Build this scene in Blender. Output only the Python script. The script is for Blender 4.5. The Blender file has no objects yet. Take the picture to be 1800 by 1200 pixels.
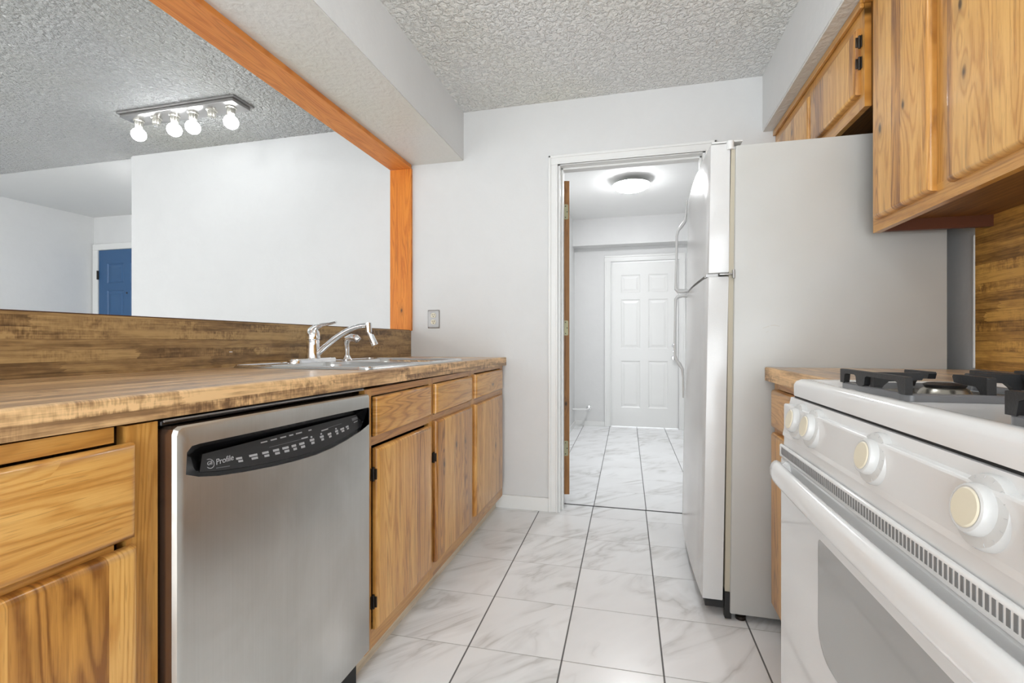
import bpy, bmesh, math, random
from mathutils import Vector, Matrix
random.seed(7)
SC = bpy.context.scene
COL = SC.collection
PI = math.pi

# ------------------------------------------------------------------ nodes
def new_mat(name):
    m = bpy.data.materials.new(name); m.use_nodes = True
    nt = m.node_tree
    for n in list(nt.nodes): nt.nodes.remove(n)
    out = nt.nodes.new('ShaderNodeOutputMaterial')
    b = nt.nodes.new('ShaderNodeBsdfPrincipled')
    nt.links.new(b.outputs[0], out.inputs[0])
    return m, nt, b

class G:
    """tiny node graph helper"""
    def __init__(s, nt): s.nt = nt
    def link(s, a, b): s.nt.links.new(a, b)
    def val(s, sock, v):
        if hasattr(v, 'links') or isinstance(v, bpy.types.NodeSocket): s.link(v, sock)
        else: sock.default_value = v
    def math(s, op, a, b=0.0, c=0.0, clamp=False):
        n = s.nt.nodes.new('ShaderNodeMath'); n.operation = op; n.use_clamp = clamp
        s.val(n.inputs[0], a); s.val(n.inputs[1], b)
        if len(n.inputs) > 2: s.val(n.inputs[2], c)
        return n.outputs[0]
    def coord(s, which='Object'):
        return s.nt.nodes.new('ShaderNodeTexCoord').outputs[which]
    def sep(s, v):
        n = s.nt.nodes.new('ShaderNodeSeparateXYZ'); s.link(v, n.inputs[0]); return n.outputs
    def comb(s, x=0.0, y=0.0, z=0.0):
        n = s.nt.nodes.new('ShaderNodeCombineXYZ')
        for i, v in enumerate((x, y, z)): s.val(n.inputs[i], v)
        return n.outputs[0]
    def mapping(s, v, loc=(0, 0, 0), rot=(0, 0, 0), sc=(1, 1, 1)):
        n = s.nt.nodes.new('ShaderNodeMapping'); s.link(v, n.inputs[0])
        n.inputs[1].default_value = loc; n.inputs[2].default_value = rot; n.inputs[3].default_value = sc
        return n.outputs[0]
    def vadd(s, a, b):
        n = s.nt.nodes.new('ShaderNodeVectorMath'); n.operation = 'ADD'
        s.val(n.inputs[0], a); s.val(n.inputs[1], b); return n.outputs[0]
    def vscale(s, a, k):
        n = s.nt.nodes.new('ShaderNodeVectorMath'); n.operation = 'SCALE'
        s.val(n.inputs[0], a); s.val(n.inputs[3], k); return n.outputs[0]
    def noise(s, v, scale=5, detail=3, rough=.5, dist=0.0, color=False):
        n = s.nt.nodes.new('ShaderNodeTexNoise'); s.link(v, n.inputs['Vector'])
        n.inputs['Scale'].default_value = scale; n.inputs['Detail'].default_value = detail
        n.inputs['Roughness'].default_value = rough; n.inputs['Distortion'].default_value = dist
        return n.outputs[1 if color else 0]
    def voro(s, v, scale=5, feature='F1', out=0, dims='3D'):
        n = s.nt.nodes.new('ShaderNodeTexVoronoi'); n.voronoi_dimensions = dims; n.feature = feature; s.link(v, n.inputs['Vector'])
        n.inputs['Scale'].default_value = scale
        return n.outputs[out]
    def white(s, v):
        n = s.nt.nodes.new('ShaderNodeTexWhiteNoise'); n.noise_dimensions = '3D'; s.link(v, n.inputs[0]); return n.outputs
    def ramp(s, f, stops, interp='LINEAR'):
        n = s.nt.nodes.new('ShaderNodeValToRGB'); n.color_ramp.interpolation = interp
        e = n.color_ramp.elements
        while len(e) < len(stops): e.new(0.5)
        for k, (p, c) in enumerate(stops):
            e[k].position = p
            e[k].color = (c, c, c, 1) if not isinstance(c, (tuple, list)) else (*c[:3], 1)
        s.val(n.inputs[0], f); return n.outputs[0]
    def mix(s, f, a, b, mode='MIX'):
        n = s.nt.nodes.new('ShaderNodeMix'); n.data_type = 'RGBA'; n.blend_type = mode
        s.val(n.inputs[0], f)
        for i, v in ((6, a), (7, b)):
            if isinstance(v, (tuple, list)): n.inputs[i].default_value = (*v[:3], 1)
            else: s.link(v, n.inputs[i])
        return n.outputs[2]
    def bump(s, h, strength=.3, dist=.01):
        n = s.nt.nodes.new('ShaderNodeBump'); s.link(h, n.inputs['Height'])
        n.inputs['Strength'].default_value = strength; n.inputs['Distance'].default_value = dist
        return n.outputs[0]
    def rnd(s): return s.nt.nodes.new('ShaderNodeObjectInfo').outputs['Random']

def srgb(r, g, b):
    f = lambda c: (c / 255 / 12.92) if c / 255 <= .04045 else ((c / 255 + .055) / 1.055) ** 2.4
    return (f(r), f(g), f(b))

def plain(name, col, rough=.5, metal=0, spec=.5, coat=0, emit=None, es=0, bumpy=0, bscale=200):
    m, nt, b = new_mat(name); g = G(nt)
    base = g.noise(g.coord(), 9, 3)
    c = g.mix(g.math('MULTIPLY', base, .10), tuple(col), tuple(x * .72 for x in col))
    nt.links.new(c, b.inputs['Base Color'])
    b.inputs['Roughness'].default_value = rough; b.inputs['Metallic'].default_value = metal
    b.inputs['Specular IOR Level'].default_value = spec
    if coat: b.inputs['Coat Weight'].default_value = coat; b.inputs['Coat Roughness'].default_value = .08
    if emit: b.inputs['Emission Color'].default_value = (*emit, 1); b.inputs['Emission Strength'].default_value = es
    if bumpy: nt.links.new(g.bump(g.noise(g.coord(), bscale, 2), bumpy, .002), b.inputs['Normal'])
    return m

def mat_wall(name, col=(.71, .71, .705), bump=.12, scale=22):
    m, nt, b = new_mat(name); g = G(nt); c = g.coord()
    n1 = g.noise(c, 1.7, 4, .6); n2 = g.noise(c, 5, 5, .65, .6)
    t = g.ramp(g.math('MULTIPLY', g.math('ADD', n1, n2), .5), [(.35, 0.0), (.65, 1.0)])
    nt.links.new(g.mix(t, tuple(x * .955 for x in col), col), b.inputs['Base Color'])
    h = g.math('ADD', g.noise(c, scale, 5, .6), g.math('MULTIPLY', g.noise(c, 4, 2), 1.5))
    nt.links.new(g.bump(h, bump, .012), b.inputs['Normal'])
    b.inputs['Roughness'].default_value = .5; b.inputs['Specular IOR Level'].default_value = .35
    return m

def mat_ceiling(name, scale, strength, col=(.70, .70, .68), worm=True, dist=.008):
    m, nt, b = new_mat(name); g = G(nt); c = g.coord()
    wob = g.vadd(c, g.vscale(g.noise(c, scale * .8, 2, .5, color=True), .012))
    n = g.noise(wob, scale, 3, .55, .35)
    h = g.ramp(n, [(.42, 0.0), (.50, .35), (.60, 1.0)]) if worm else g.ramp(n, [(.36, 0.0), (.66, 1.0)])
    v = g.voro(c, scale * 1.6)
    hh = g.math('ADD', h, g.math('MULTIPLY', g.math('SUBTRACT', 1.0, v), .5))
    nt.links.new(g.bump(hh, strength, dist), b.inputs['Normal'])
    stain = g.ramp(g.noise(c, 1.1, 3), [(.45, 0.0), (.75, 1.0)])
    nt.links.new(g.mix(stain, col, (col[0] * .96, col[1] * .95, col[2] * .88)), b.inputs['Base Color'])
    b.inputs['Roughness'].default_value = .42; b.inputs['Specular IOR Level'].default_value = .45
    return m

def mat_wood(name, axis, across, light, mid, dark, plank=.075, rough=.28, knots=1.0, stripes=.35, fine=1.0, coat=.35, figure=1.0):
    """axis: index of the grain direction, across: index of the direction across planks"""
    m, nt, b = new_mat(name); g = G(nt)
    c = g.coord(); o = g.math('MULTIPLY', g.rnd(), 37.0)
    xyz = g.sep(c)
    al = xyz[axis]; ac = xyz[across]; th = xyz[3 - axis - across]
    pj = g.math('DIVIDE', g.math('ADD', ac, o), plank)
    # uneven plank widths
    pj = g.math('ADD', pj, g.math('MULTIPLY', g.math('SINE', g.math('MULTIPLY', pj, 2.1)), .28))
    pl = g.math('FLOOR', pj)
    wn = g.white(g.comb(pl, o, 0.0)); pr = wn[0]; pr2 = g.sep(wn[1])[1]
    shift = g.math('MULTIPLY', pr, 50.0)
    kv = g.comb(g.math('ADD', g.math('MULTIPLY', ac, 9.0), o), g.math('ADD', g.math('MULTIPLY', al, 4.2), g.math('MULTIPLY', o, 1.7)), 0.0)
    kd0 = g.voro(kv, 1.0, dims='2D')
    kd = g.math('ADD', kd0, g.math('MULTIPLY', g.math('SUBTRACT', g.noise(g.vscale(kv, 6.0), 1.0, 2), .5), .07))
    ksel = g.sep(g.voro(kv, 1.0, out=1, dims='2D'))[0]
    kon = g.math('GREATER_THAN', ksel, 1 - .34 * knots)
    bulge = g.math('MULTIPLY', g.math('POWER', g.math('SUBTRACT', 1.0, g.math('MULTIPLY', kd0, 1.9), clamp=True), 2.0), kon)
    # cathedral figure: stretched contours, sharper towards one side of each ring
    fig = g.comb(g.math('ADD', g.math('MULTIPLY', ac, 9.0), shift), g.math('ADD', g.math('MULTIPLY', al, .62), shift), 0.0)
    n = g.noise(fig, 1.0, 2, .45, .15)
    jit = g.noise(g.comb(g.math('MULTIPLY', ac, 60.0), g.math('MULTIPLY', al, 26.0), shift), 1.0, 2)
    ph = g.math('ADD', g.math('MULTIPLY', n, 26.0 * figure), g.math('ADD', g.math('MULTIPLY', bulge, 2.2), g.math('MULTIPLY', jit, .35)))
    fr = g.math('MULTIPLY_ADD', g.math('SINE', g.math('MULTIPLY', ph, 6.2832)), .5, .5)
    ring = g.math('POWER', fr, 2.6)
    fine_v = g.comb(g.math('MULTIPLY', ac, 330.0), g.math('MULTIPLY', al, 9.0), shift)
    fi = g.noise(fine_v, 1.0, 3, .65)
    broad = g.noise(g.comb(g.math('ADD', g.math('MULTIPLY', ac, 26.0), shift), g.math('ADD', g.math('MULTIPLY', al, 1.7), o), 0.0), 1.0, 4, .6)
    f = g.math('ADD', g.math('MULTIPLY', g.math('SUBTRACT', .75, ring), .17), g.math('ADD', g.math('MULTIPLY', broad, .62), g.math('MULTIPLY', fi, .30 * fine)))
    f = g.math('ADD', f, g.math('MULTIPLY', g.math('SUBTRACT', pr2, .5), stripes))
    base = g.ramp(f, [(.25, dark), (.50, mid), (.78, light)])
    pore = g.ramp(g.noise(g.comb(g.math('MULTIPLY', ac, 420.0), g.math('MULTIPLY', al, 20.0), shift), 1.0, 1), [(.62, 0.0), (.72, 1.0)])
    base = g.mix(g.math('MULTIPLY', pore, .38 * fine), base, tuple(x * .45 for x in mid))
    st = g.noise(g.comb(g.math('ADD', g.math('MULTIPLY', ac, 34.0), shift), g.math('ADD', g.math('MULTIPLY', al, 2.6), o), 0.0), 1.0, 3, .6)
    sm = g.ramp(st, [(.58, 0.0), (.70, 1.0)])
    base = g.mix(g.math('MULTIPLY', sm, .50), base, tuple(x * .48 for x in mid))
    halo = g.math('MULTIPLY', g.ramp(kd, [(.05, 1.0), (.24, 0.0)]), kon)
    base = g.mix(g.math('MULTIPLY', halo, .40), base, tuple(x * .5 for x in mid))
    km = g.math('MULTIPLY', g.ramp(kd, [(.028, 1.0), (.060, .40), (.085, 0.0)]), kon)
    base = g.mix(g.math('MULTIPLY', km, .92), base, tuple(x * .10 for x in mid))
    nt.links.new(base, b.inputs['Base Color'])
    nt.links.new(g.bump(g.math('ADD', fi, g.math('MULTIPLY', ring, .3)), .08, .001), b.inputs['Normal'])
    b.inputs['Roughness'].default_value = rough
    b.inputs['Coat Weight'].default_value = coat; b.inputs['Coat Roughness'].default_value = .12
    return m

def mat_laminate(name, along, use_x, rough=.3, bright=1.0, tint=(1, 1, 1), stave=.036, gloss=.5):
    """butcher-block print laminate: staves along one axis"""
    m, nt, b = new_mat(name); g = G(nt); c = g.coord(); xyz = g.sep(c)
    al = xyz[along]
    ac = g.math('ADD', xyz[2], xyz[use_x])
    acs = g.math('ADD', ac, g.math('MULTIPLY', g.noise(g.comb(g.math('MULTIPLY', al, 1.5), ac, 0.0), 1.0, 1), .01))
    row = g.math('FLOOR', g.math('DIVIDE', acs, stave))
    rr = g.white(g.comb(row, 3.0, 0.0))[0]
    fy = g.math('FRACT', g.math('DIVIDE', acs, stave))
    warp = g.math('MULTIPLY', g.math('SUBTRACT', g.noise(g.comb(al, g.math('MULTIPLY', ac, 60.0), 0.0), 3.0, 2), .5), .06)
    colp = g.math('FLOOR', g.math('ADD', g.math('DIVIDE', g.math('ADD', al, warp), .42), g.math('MULTIPLY', rr, 9.0)))
    w = g.white(g.comb(row, colp, 1.0))[0]
    cross = g.math('GREATER_THAN', rr, .60)
    patch = g.ramp(g.noise(g.comb(g.math('MULTIPLY', al, 4.0), row, 0.0), 1.0, 2), [(.42, 0.0), (.58, 1.0)])
    cross = g.math('MULTIPLY', cross, patch)
    soft = g.noise(g.comb(g.math('MULTIPLY', al, 48.0), g.math('MULTIPLY', ac, 40.0), 2.0), 1.0, 2, .7)
    tick = g.noise(g.comb(g.math('MULTIPLY', al, 260.0), g.math('MULTIPLY', ac, 30.0), 2.0), 1.0, 2, .7)
    fine = g.noise(g.comb(g.math('MULTIPLY', al, 6.0), g.math('MULTIPLY', ac, 330.0), w), 1.0, 3, .65)
    broad = g.noise(g.comb(g.math('MULTIPLY', al, 3.4), g.math('MULTIPLY', ac, 46.0), 0.0), 1.0, 4, .65)
    mott = g.noise(g.comb(g.math('MULTIPLY', al, 24.0), g.math('MULTIPLY', ac, 60.0), 0.0), 1.0, 3, .6)
    f = g.math('ADD', g.math('MULTIPLY', w, .16), g.math('ADD', g.math('MULTIPLY', fine, .26), g.math('ADD', g.math('MULTIPLY', broad, .52), g.math('MULTIPLY', mott, .18))))
    f = g.math('ADD', f, g.math('MULTIPLY', cross, g.math('ADD', g.math('MULTIPLY', g.math('SUBTRACT', tick, .5), .34), g.math('MULTIPLY', g.math('SUBTRACT', soft, .52), .55))))
    k = bright
    seam = g.ramp(g.math('MINIMUM', fy, g.math('SUBTRACT', 1.0, fy)), [(.0, 1.0), (.07, 0.0)])
    f = g.math('SUBTRACT', f, g.math('MULTIPLY', seam, .04))
    T = lambda r, g_, b_: (r * k * tint[0], g_ * k * tint[1], b_ * k * tint[2])
    col = g.ramp(f, [(.38, T(.098, .056, .026)), (.47, T(.170, .102, .048)), (.55, T(.285, .182, .088)), (.67, T(.46, .32, .165))])
    nt.links.new(col, b.inputs['Base Color'])
    b.inputs['Roughness'].default_value = rough; b.inputs['Specular IOR Level'].default_value = gloss
    if gloss > .8: b.inputs['Coat Weight'].default_value = .7; b.inputs['Coat Roughness'].default_value = .30
    return m

TILE = .3075; ROT = .0135
def mat_tile(name, ox, oy):
    m, nt, b = new_mat(name); g = G(nt)
    c = g.mapping(g.coord(), rot=(0, 0, 0))
    xyz = g.sep(c)
    cs, sn = math.cos(ROT), math.sin(ROT)
    X = g.math('SUBTRACT', xyz[0], ox); Y = g.math('SUBTRACT', xyz[1], oy)
    u = g.math('ADD', g.math('MULTIPLY', X, cs), g.math('MULTIPLY', Y, sn))
    v = g.math('SUBTRACT', g.math('MULTIPLY', Y, cs), g.math('MULTIPLY', X, sn))
    ut = g.math('DIVIDE', u, TILE); vt = g.math('DIVIDE', v, TILE)
    iu = g.math('FLOOR', ut); iv = g.math('FLOOR', vt)
    fu = g.math('FRACT', ut); fv = g.math('FRACT', vt)
    du = g.math('MULTIPLY', g.math('MINIMUM', fu, g.math('SUBTRACT', 1.0, fu)), TILE)
    dv = g.math('MULTIPLY', g.math('MINIMUM', fv, g.math('SUBTRACT', 1.0, fv)), TILE)
    gu = g.ramp(g.math('DIVIDE', du, .0042), [(.50, 1.0), (.75, 0.0)])
    gv = g.ramp(g.math('DIVIDE', dv, .0030), [(.45, 1.0), (.80, 0.0)])
    w = g.white(g.comb(iu, iv, 0.0))
    off = g.vscale(w[1], 9.0)
    p = g.vadd(g.comb(u, v, 0.0), off)
    turn = g.mapping(g.mapping(p, rot=(0, 0, -.82)), sc=(1.5, 5.0, 1))
    n = g.noise(turn, 1.1, 4, .55, .8)
    vein = g.ramp(g.math('ABSOLUTE', g.math('SUBTRACT', n, .5)), [(.0, 1.0), (.022, .5), (.085, 0.0)])
    msk = g.ramp(g.noise(p, 3.5, 2), [(.42, 0.0), (.62, 1.0)])
    cloud = g.ramp(g.noise(turn, .8, 4, .6), [(.35, 0.0), (.75, 1.0)])
    base = g.mix(cloud, (.86, .87, .88), (.79, .795, .80))
    base = g.mix(g.math('MULTIPLY', g.math('MULTIPLY', vein, msk), .55), base, (.42, .41, .39))
    base = g.mix(g.math('MULTIPLY', gv, .55), base, (.20, .19, .18))
    base = g.mix(g.math('MULTIPLY', gu, .92), base, (.075, .075, .075))
    nt.links.new(base, b.inputs['Base Color'])
    gr = g.math('MAXIMUM', gu, gv)
    nt.links.new(g.math('MULTIPLY_ADD', gr, .5, .22), b.inputs['Roughness'])
    nt.links.new(g.bump(g.math('MULTIPLY', gr, -1.0), .4, .002), b.inputs['Normal'])
    return m

def mat_steel(name, col=(.60, .60, .585), rough=.30, blot=True):
    m, nt, b = new_mat(name); g = G(nt); c = g.coord()
    br = g.noise(g.mapping(c, sc=(300, 300, 3)), 1, 3, .6)
    bl = g.noise(g.mapping(c, sc=(3, 3, 2.0), rot=(.5, 0, 0)), 2.2, 4, .55, .8)
    f = g.math('ADD', g.math('MULTIPLY', br, .25), g.math('MULTIPLY', bl, .75 if blot else .1))
    nt.links.new(g.mix(f, tuple(x * q for x, q in zip(col, (.74, .71, .66))) if blot else tuple(x * .85 for x in col), tuple(min(1, x * 1.18) for x in col)), b.inputs['Base Color'])
    nt.links.new(g.math('MULTIPLY_ADD', bl, .16, rough - .06), b.inputs['Roughness'])
    b.inputs['Metallic'].default_value = 1
    nt.links.new(g.bump(br, .04, .001), b.inputs['Normal'])
    return m

def mat_fridge(name):
    m, nt, b = new_mat(name); g = G(nt); c = g.coord(); z = g.sep(c)
    n = g.noise(c, 2.2, 3)
    base = g.mix(g.ramp(n, [(.35, 0.0), (.7, 1.0)]), (.49, .49, .475), (.44, .432, .405))
    rust = g.math('MULTIPLY', g.ramp(z[2], [(.0, 1.0), (.022, 0.0)]), g.ramp(g.noise(c, 26, 4, .7), [(.5, 0.0), (.6, 1.0)]))
    base = g.mix(g.math('MULTIPLY', rust, .7), base, (.45, .26, .12))
    nt.links.new(base, b.inputs['Base Color'])
    b.inputs['Roughness'].default_value = .30
    nt.links.new(g.bump(g.noise(c, 260, 2), .10, .001), b.inputs['Normal'])
    return m

HL, HM, HD = srgb(230, 180, 104), srgb(202, 144, 70), srgb(136, 86, 36)
M = {}
M['wall'] = mat_wall('white_wall_paint')
M['wall_far'] = mat_wall('patched_wall_paint', (.69, .69, .685), .16, 9)
M['trim'] = plain('white_trim_paint', (.78, .78, .765), .35)
M['ceil_k'] = mat_ceiling('kitchen_ceiling_texture', 46, 1.0, (.86, .86, .845))
M['ceil_d'] = mat_ceiling('dining_ceiling_texture', 44, 1.0, (.90, .90, .89), False, .055)
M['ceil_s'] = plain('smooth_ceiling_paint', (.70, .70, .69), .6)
M['ceil_l'] = plain('laundry_ceiling_paint', (.84, .84, .83), .55)
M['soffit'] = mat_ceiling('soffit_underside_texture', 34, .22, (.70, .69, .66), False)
M['wood_v'] = mat_wood('knotty_wood_vertical', 2, 1, HL, HM, HD)
M['wood_h'] = mat_wood('knotty_wood_horizontal', 1, 2, HL, HM, HD, plank=.3, stripes=.12)
M['frame_v'] = mat_wood('face_frame_vertical', 2, 1, srgb(214, 162, 88), srgb(190, 134, 62), srgb(144, 94, 40), plank=.4, stripes=.05, knots=.3)
M['frame_h'] = mat_wood('face_frame_horizontal', 1, 2, srgb(214, 162, 88), srgb(190, 134, 62), srgb(144, 94, 40), plank=.4, stripes=.05, knots=.3)
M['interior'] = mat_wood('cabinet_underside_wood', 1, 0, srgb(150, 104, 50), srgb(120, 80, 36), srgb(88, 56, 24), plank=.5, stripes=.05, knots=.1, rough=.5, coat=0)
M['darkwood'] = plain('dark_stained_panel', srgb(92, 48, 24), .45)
M['pine'] = mat_wood('orange_pine_horizontal', 1, 0, srgb(236, 162, 88), srgb(224, 142, 66), srgb(198, 114, 46), plank=.5, stripes=.0, knots=.3, coat=0, rough=.55, fine=.5)
M['pine_v'] = mat_wood('orange_pine_vertical', 2, 0, srgb(232, 152, 62), srgb(220, 132, 40), srgb(190, 100, 22), plank=.5, stripes=.0, knots=.7, coat=0, rough=.5, fine=.5)
M['edge'] = mat_wood('stained_door_edge', 2, 0, srgb(166, 118, 62), srgb(140, 94, 44), srgb(110, 70, 30), plank=.5, stripes=0, knots=.2, coat=0, rough=.5)
M['kick'] = mat_wood('pale_kick_strip', 1, 2, srgb(238, 226, 206), srgb(226, 212, 188), srgb(200, 184, 156), plank=.5, stripes=0, knots=0, coat=0, rough=.6)
M['lam_top'] = mat_laminate('butcher_block_laminate_top', 1, 0, .34, 1.85, (1, .93, .88), gloss=1.0)
M['lam_edge'] = mat_laminate('butcher_block_laminate_edge', 1, 0, .38, 1.85, (1, .95, .92))
M['lam_back'] = mat_laminate('butcher_block_laminate_upright', 1, 0, .38, .95, (1.05, .98, .80), stave=.028)
M['lam_right'] = mat_laminate('butcher_block_laminate_right', 1, 0, .4, 1.3, (1.12, .90, .42), stave=.03)
M['tile'] = mat_tile('marble_tile_kitchen', -.236, 2.686)
M['tile2'] = mat_tile('marble_tile_laundry', -.236, 2.870)
M['steel'] = mat_steel('brushed_stainless')
M['sink'] = mat_steel('sink_stainless', (.72, .72, .71), .22, False)
M['chrome'] = plain('chrome', (.86, .86, .87), .06, 1)
M['dwside'] = plain('door_side_reflected_brown', (.20, .13, .09), .22, .8)  # brown of the reflected wood is painted into the metal colour
M['plate'] = plain('nickel_plate', (.33, .32, .31), .32, .65)
M['blackpl'] = plain('black_gloss_plastic', (.008, .008, .009), .16)
M['black'] = plain('black_matte', (.012, .012, .012), .6)
M['iron'] = plain('cast_iron_enamel', (.020, .020, .021), .42, 0, .4, 0, None, 0, .15, 300)
M['gratebase'] = plain('grate_base_enamel', (.14, .14, .145), .28)
M['enamel'] = plain('white_range_enamel', (.78, .78, .775), .14, 0, .5, .4)
M['oven'] = plain('white_oven_glass', (.70, .70, .695), .05, 0, .5, .5)
M['ovenwin'] = plain('grey_oven_window', (.32, .32, .315), .04, 0, .5, .5)
M['cream'] = plain('aged_cream_plastic', srgb(226, 218, 196), .35)
M['whitepl'] = plain('white_plastic', (.64, .64, .63), .25)
M['fridge'] = mat_fridge('fridge_side_paint')
M['fridge_door'] = plain('fridge_door_paint', (.60, .60, .595), .20, 0, .5, .2, None, 0, .12, 240)
M['gasket'] = plain('door_gasket', srgb(176, 168, 150), .6)
M['blue'] = plain('blue_door_paint', srgb(50, 90, 132), .4)
M['bronze'] = plain('dark_bronze_hinge', (.035, .028, .022), .4, .6)
M['brass'] = plain('aged_hinge_metal', srgb(150, 146, 118), .4, .7)
M['bulb'] = plain('lit_bulb', (1, 1, 1), .3, emit=(.93, .97, 1), es=4.4)
M['dome'] = plain('lit_dome', (1, 1, 1), .3, emit=(.97, .98, 1), es=28)
M['klamp'] = plain('lit_kitchen_dome', (1, 1, 1), .3, emit=(.90, .96, 1), es=4.5)
M['fill_dining'] = plain('added_dining_fill_glow', (1, 1, 1), .3, emit=(.97, .99, 1), es=40)
M['fill_entry'] = plain('added_entry_fill_glow', (1, 1, 1), .3, emit=(.97, .99, 1), es=9)
M['fill_rear'] = plain('added_rear_fill_glow', (1, 1, 1), .3, emit=(.90, .96, 1), es=6)
M['print'] = plain('grey_print', (.42, .42, .43), .5)
M['print2'] = plain('faint_print', (.16, .16, .17), .5)
M['dinfloor'] = plain('pale_dining_floor', (.84, .84, .82), .5)
M['fixture'] = plain('white_fixture_plate', (.62, .62, .60), .3, .3)
M['faceplate'] = plain('brushed_light_bar_plate', (.36, .35, .34), .25, .8)
M['socket'] = plain('silver_socket', (.62, .60, .54), .25, .9)
M['pipe'] = plain('white_pipe', (.78, .78, .77), .3)
M['drip'] = plain('worn_burner_pan', (.30, .28, .24), .25, .8)
M['glass'] = plain('frosted_window_glass', (.9, .93, .95), .2)
M['brown'] = plain('dark_gap_wood', srgb(84, 52, 30), .6)

# ------------------------------------------------------------------ mesh helpers (all in world coordinates)
def BM(): return bmesh.new()

def box(bm, x0, x1, y0, y1, z0, z1, bev=0, seg=2, edges=None):
    if x0 > x1: x0, x1 = x1, x0
    if y0 > y1: y0, y1 = y1, y0
    if z0 > z1: z0, z1 = z1, z0
    t = bmesh.new()
    bmesh.ops.create_cube(t, size=1)
    for v in t.verts:
        v.co = Vector(((x0 + x1) / 2 + v.co.x * (x1 - x0), (y0 + y1) / 2 + v.co.y * (y1 - y0), (z0 + z1) / 2 + v.co.z * (z1 - z0)))
    if bev:
        es = [e for e in t.edges if (edges is None or edges(e))]
        bmesh.ops.bevel(t, geom=es, offset=min(bev, .49 * min(x1 - x0, y1 - y0, z1 - z0)), segments=seg, profile=.5, affect='EDGES')
    merge(bm, t); return bm

def merge(bm, t):
    me = bpy.data.meshes.new('tmp'); t.to_mesh(me); t.free()
    bm.from_mesh(me); bpy.data.meshes.remove(me)

def xf(bm, mat, verts=None):
    bmesh.ops.transform(bm, matrix=mat, verts=verts or bm.verts)

def tube(bm, pts, r, n=14, sx=1.0, up=None, cap=True):
    """swept tube; r scalar or list; sx flattens along one cross axis"""
    pts = [Vector(p) for p in pts]
    rs = r if isinstance(r, (list, tuple)) else [r] * len(pts)
    rings = []
    prev = None
    for i, p in enumerate(pts):
        d = (pts[min(i + 1, len(pts) - 1)] - pts[max(i - 1, 0)]).normalized()
        if prev is None:
            u = Vector(up) if up else (Vector((0, 0, 1)) if abs(d.z) < .9 else Vector((1, 0, 0)))
        else: u = prev
        u = (u - d * u.dot(d)).normalized(); w = d.cross(u); prev = u
        rr = rs[i]
        ra, rb = (rr if isinstance(rr, tuple) else (rr, rr * sx))
        rings.append([bm.verts.new(p + u * math.cos(2 * PI * k / n) * ra + w * math.sin(2 * PI * k / n) * rb) for k in range(n)])
    for a, b in zip(rings, rings[1:]):
        for k in range(n): bm.faces.new((a[k], a[(k + 1) % n], b[(k + 1) % n], b[k]))
    if cap:
        bm.faces.new(rings[0][::-1]); bm.faces.new(rings[-1])
    return bm

def lathe(bm, prof, n=28, mat=None, closed=True):
    """profile [(r, z)] about local Z, placed by mat"""
    mat = mat or Matrix()
    rings = []
    for r, z in prof:
        if r < 1e-6: rings.append([bm.verts.new(mat @ Vector((0, 0, z)))])
        else: rings.append([bm.verts.new(mat @ Vector((r * math.cos(2 * PI * k / n), r * math.sin(2 * PI * k / n), z))) for k in range(n)])
    for a, b in zip(rings, rings[1:]):
        if len(a) == 1 and len(b) == 1: continue
        for k in range(n):
            k2 = (k + 1) % n
            if len(a) == 1: bm.faces.new((a[0], b[k2], b[k]))
            elif len(b) == 1: bm.faces.new((a[k], a[k2], b[0]))
            else: bm.faces.new((a[k], a[k2], b[k2], b[k]))
    if closed:
        if len(rings[0]) > 1: bm.faces.new(rings[0][::-1])
        if len(rings[-1]) > 1: bm.faces.new(rings[-1])
    return bm

def prism(bm, pts, vec):
    a = [bm.verts.new(Vector(p)) for p in pts]; b = [bm.verts.new(Vector(p) + Vector(vec)) for p in pts]
    bm.faces.new(a[::-1]); bm.faces.new(b)
    for k in range(len(a)):
        k2 = (k + 1) % len(a); bm.faces.new((a[k], a[k2], b[k2], b[k]))
    return bm

def rrect(cx, cy, w, h, r, n=6):
    out = []
    for (sx, sy, a0) in ((1, 1, 0), (-1, 1, 90), (-1, -1, 180), (1, -1, 270)):
        for k in range(n + 1):
            a = math.radians(a0 + 90 * k / n)
            out.append((cx + sx * (w / 2 - r) + r * math.cos(a), cy + sy * (h / 2 - r) + r * math.sin(a)))
    return out

def add(name, bm, mat, root=None, smooth=False, origin=None, sharp=35):
    """link one mesh object; vertices were given in world coordinates"""
    bmesh.ops.recalc_face_normals(bm, faces=bm.faces)
    if root is not None: o0 = Vector(root['_w'])
    elif origin is not None: o0 = Vector(origin)
    else:
        xs = [v.co for v in bm.verts]
        o0 = Vector(((min(v.x for v in xs) + max(v.x for v in xs)) / 2, (min(v.y for v in xs) + max(v.y for v in xs)) / 2, min(v.z for v in xs)))
    for v in bm.verts: v.co -= o0
    me = bpy.data.meshes.new(name); bm.to_mesh(me); bm.free()
    me.materials.append(M[mat] if isinstance(mat, str) else mat)
    for p in me.polygons: p.use_smooth = smooth
    if smooth:
        try: me.set_sharp_from_angle(angle=math.radians(sharp))
        except Exception: pass
    o = bpy.data.objects.new(name, me); COL.objects.link(o)
    if root is not None:
        o.parent = root; o['_w'] = tuple(root['_w'])
    else:
        o.location = o0; o['_w'] = tuple(o0)
    return o

def thing(name, loc, label, cat, group=None):
    o = bpy.data.objects.new(name, None); COL.objects.link(o); o.location = loc; o['_w'] = tuple(loc)
    o.empty_display_size = .1
    o['label'] = label; o['category'] = cat
    if group: o['group'] = group
    return o

def tag(o, label, cat=None, group=None):
    o['label'] = label
    if cat: o['category'] = cat
    if group: o['group'] = group
    return o

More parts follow.
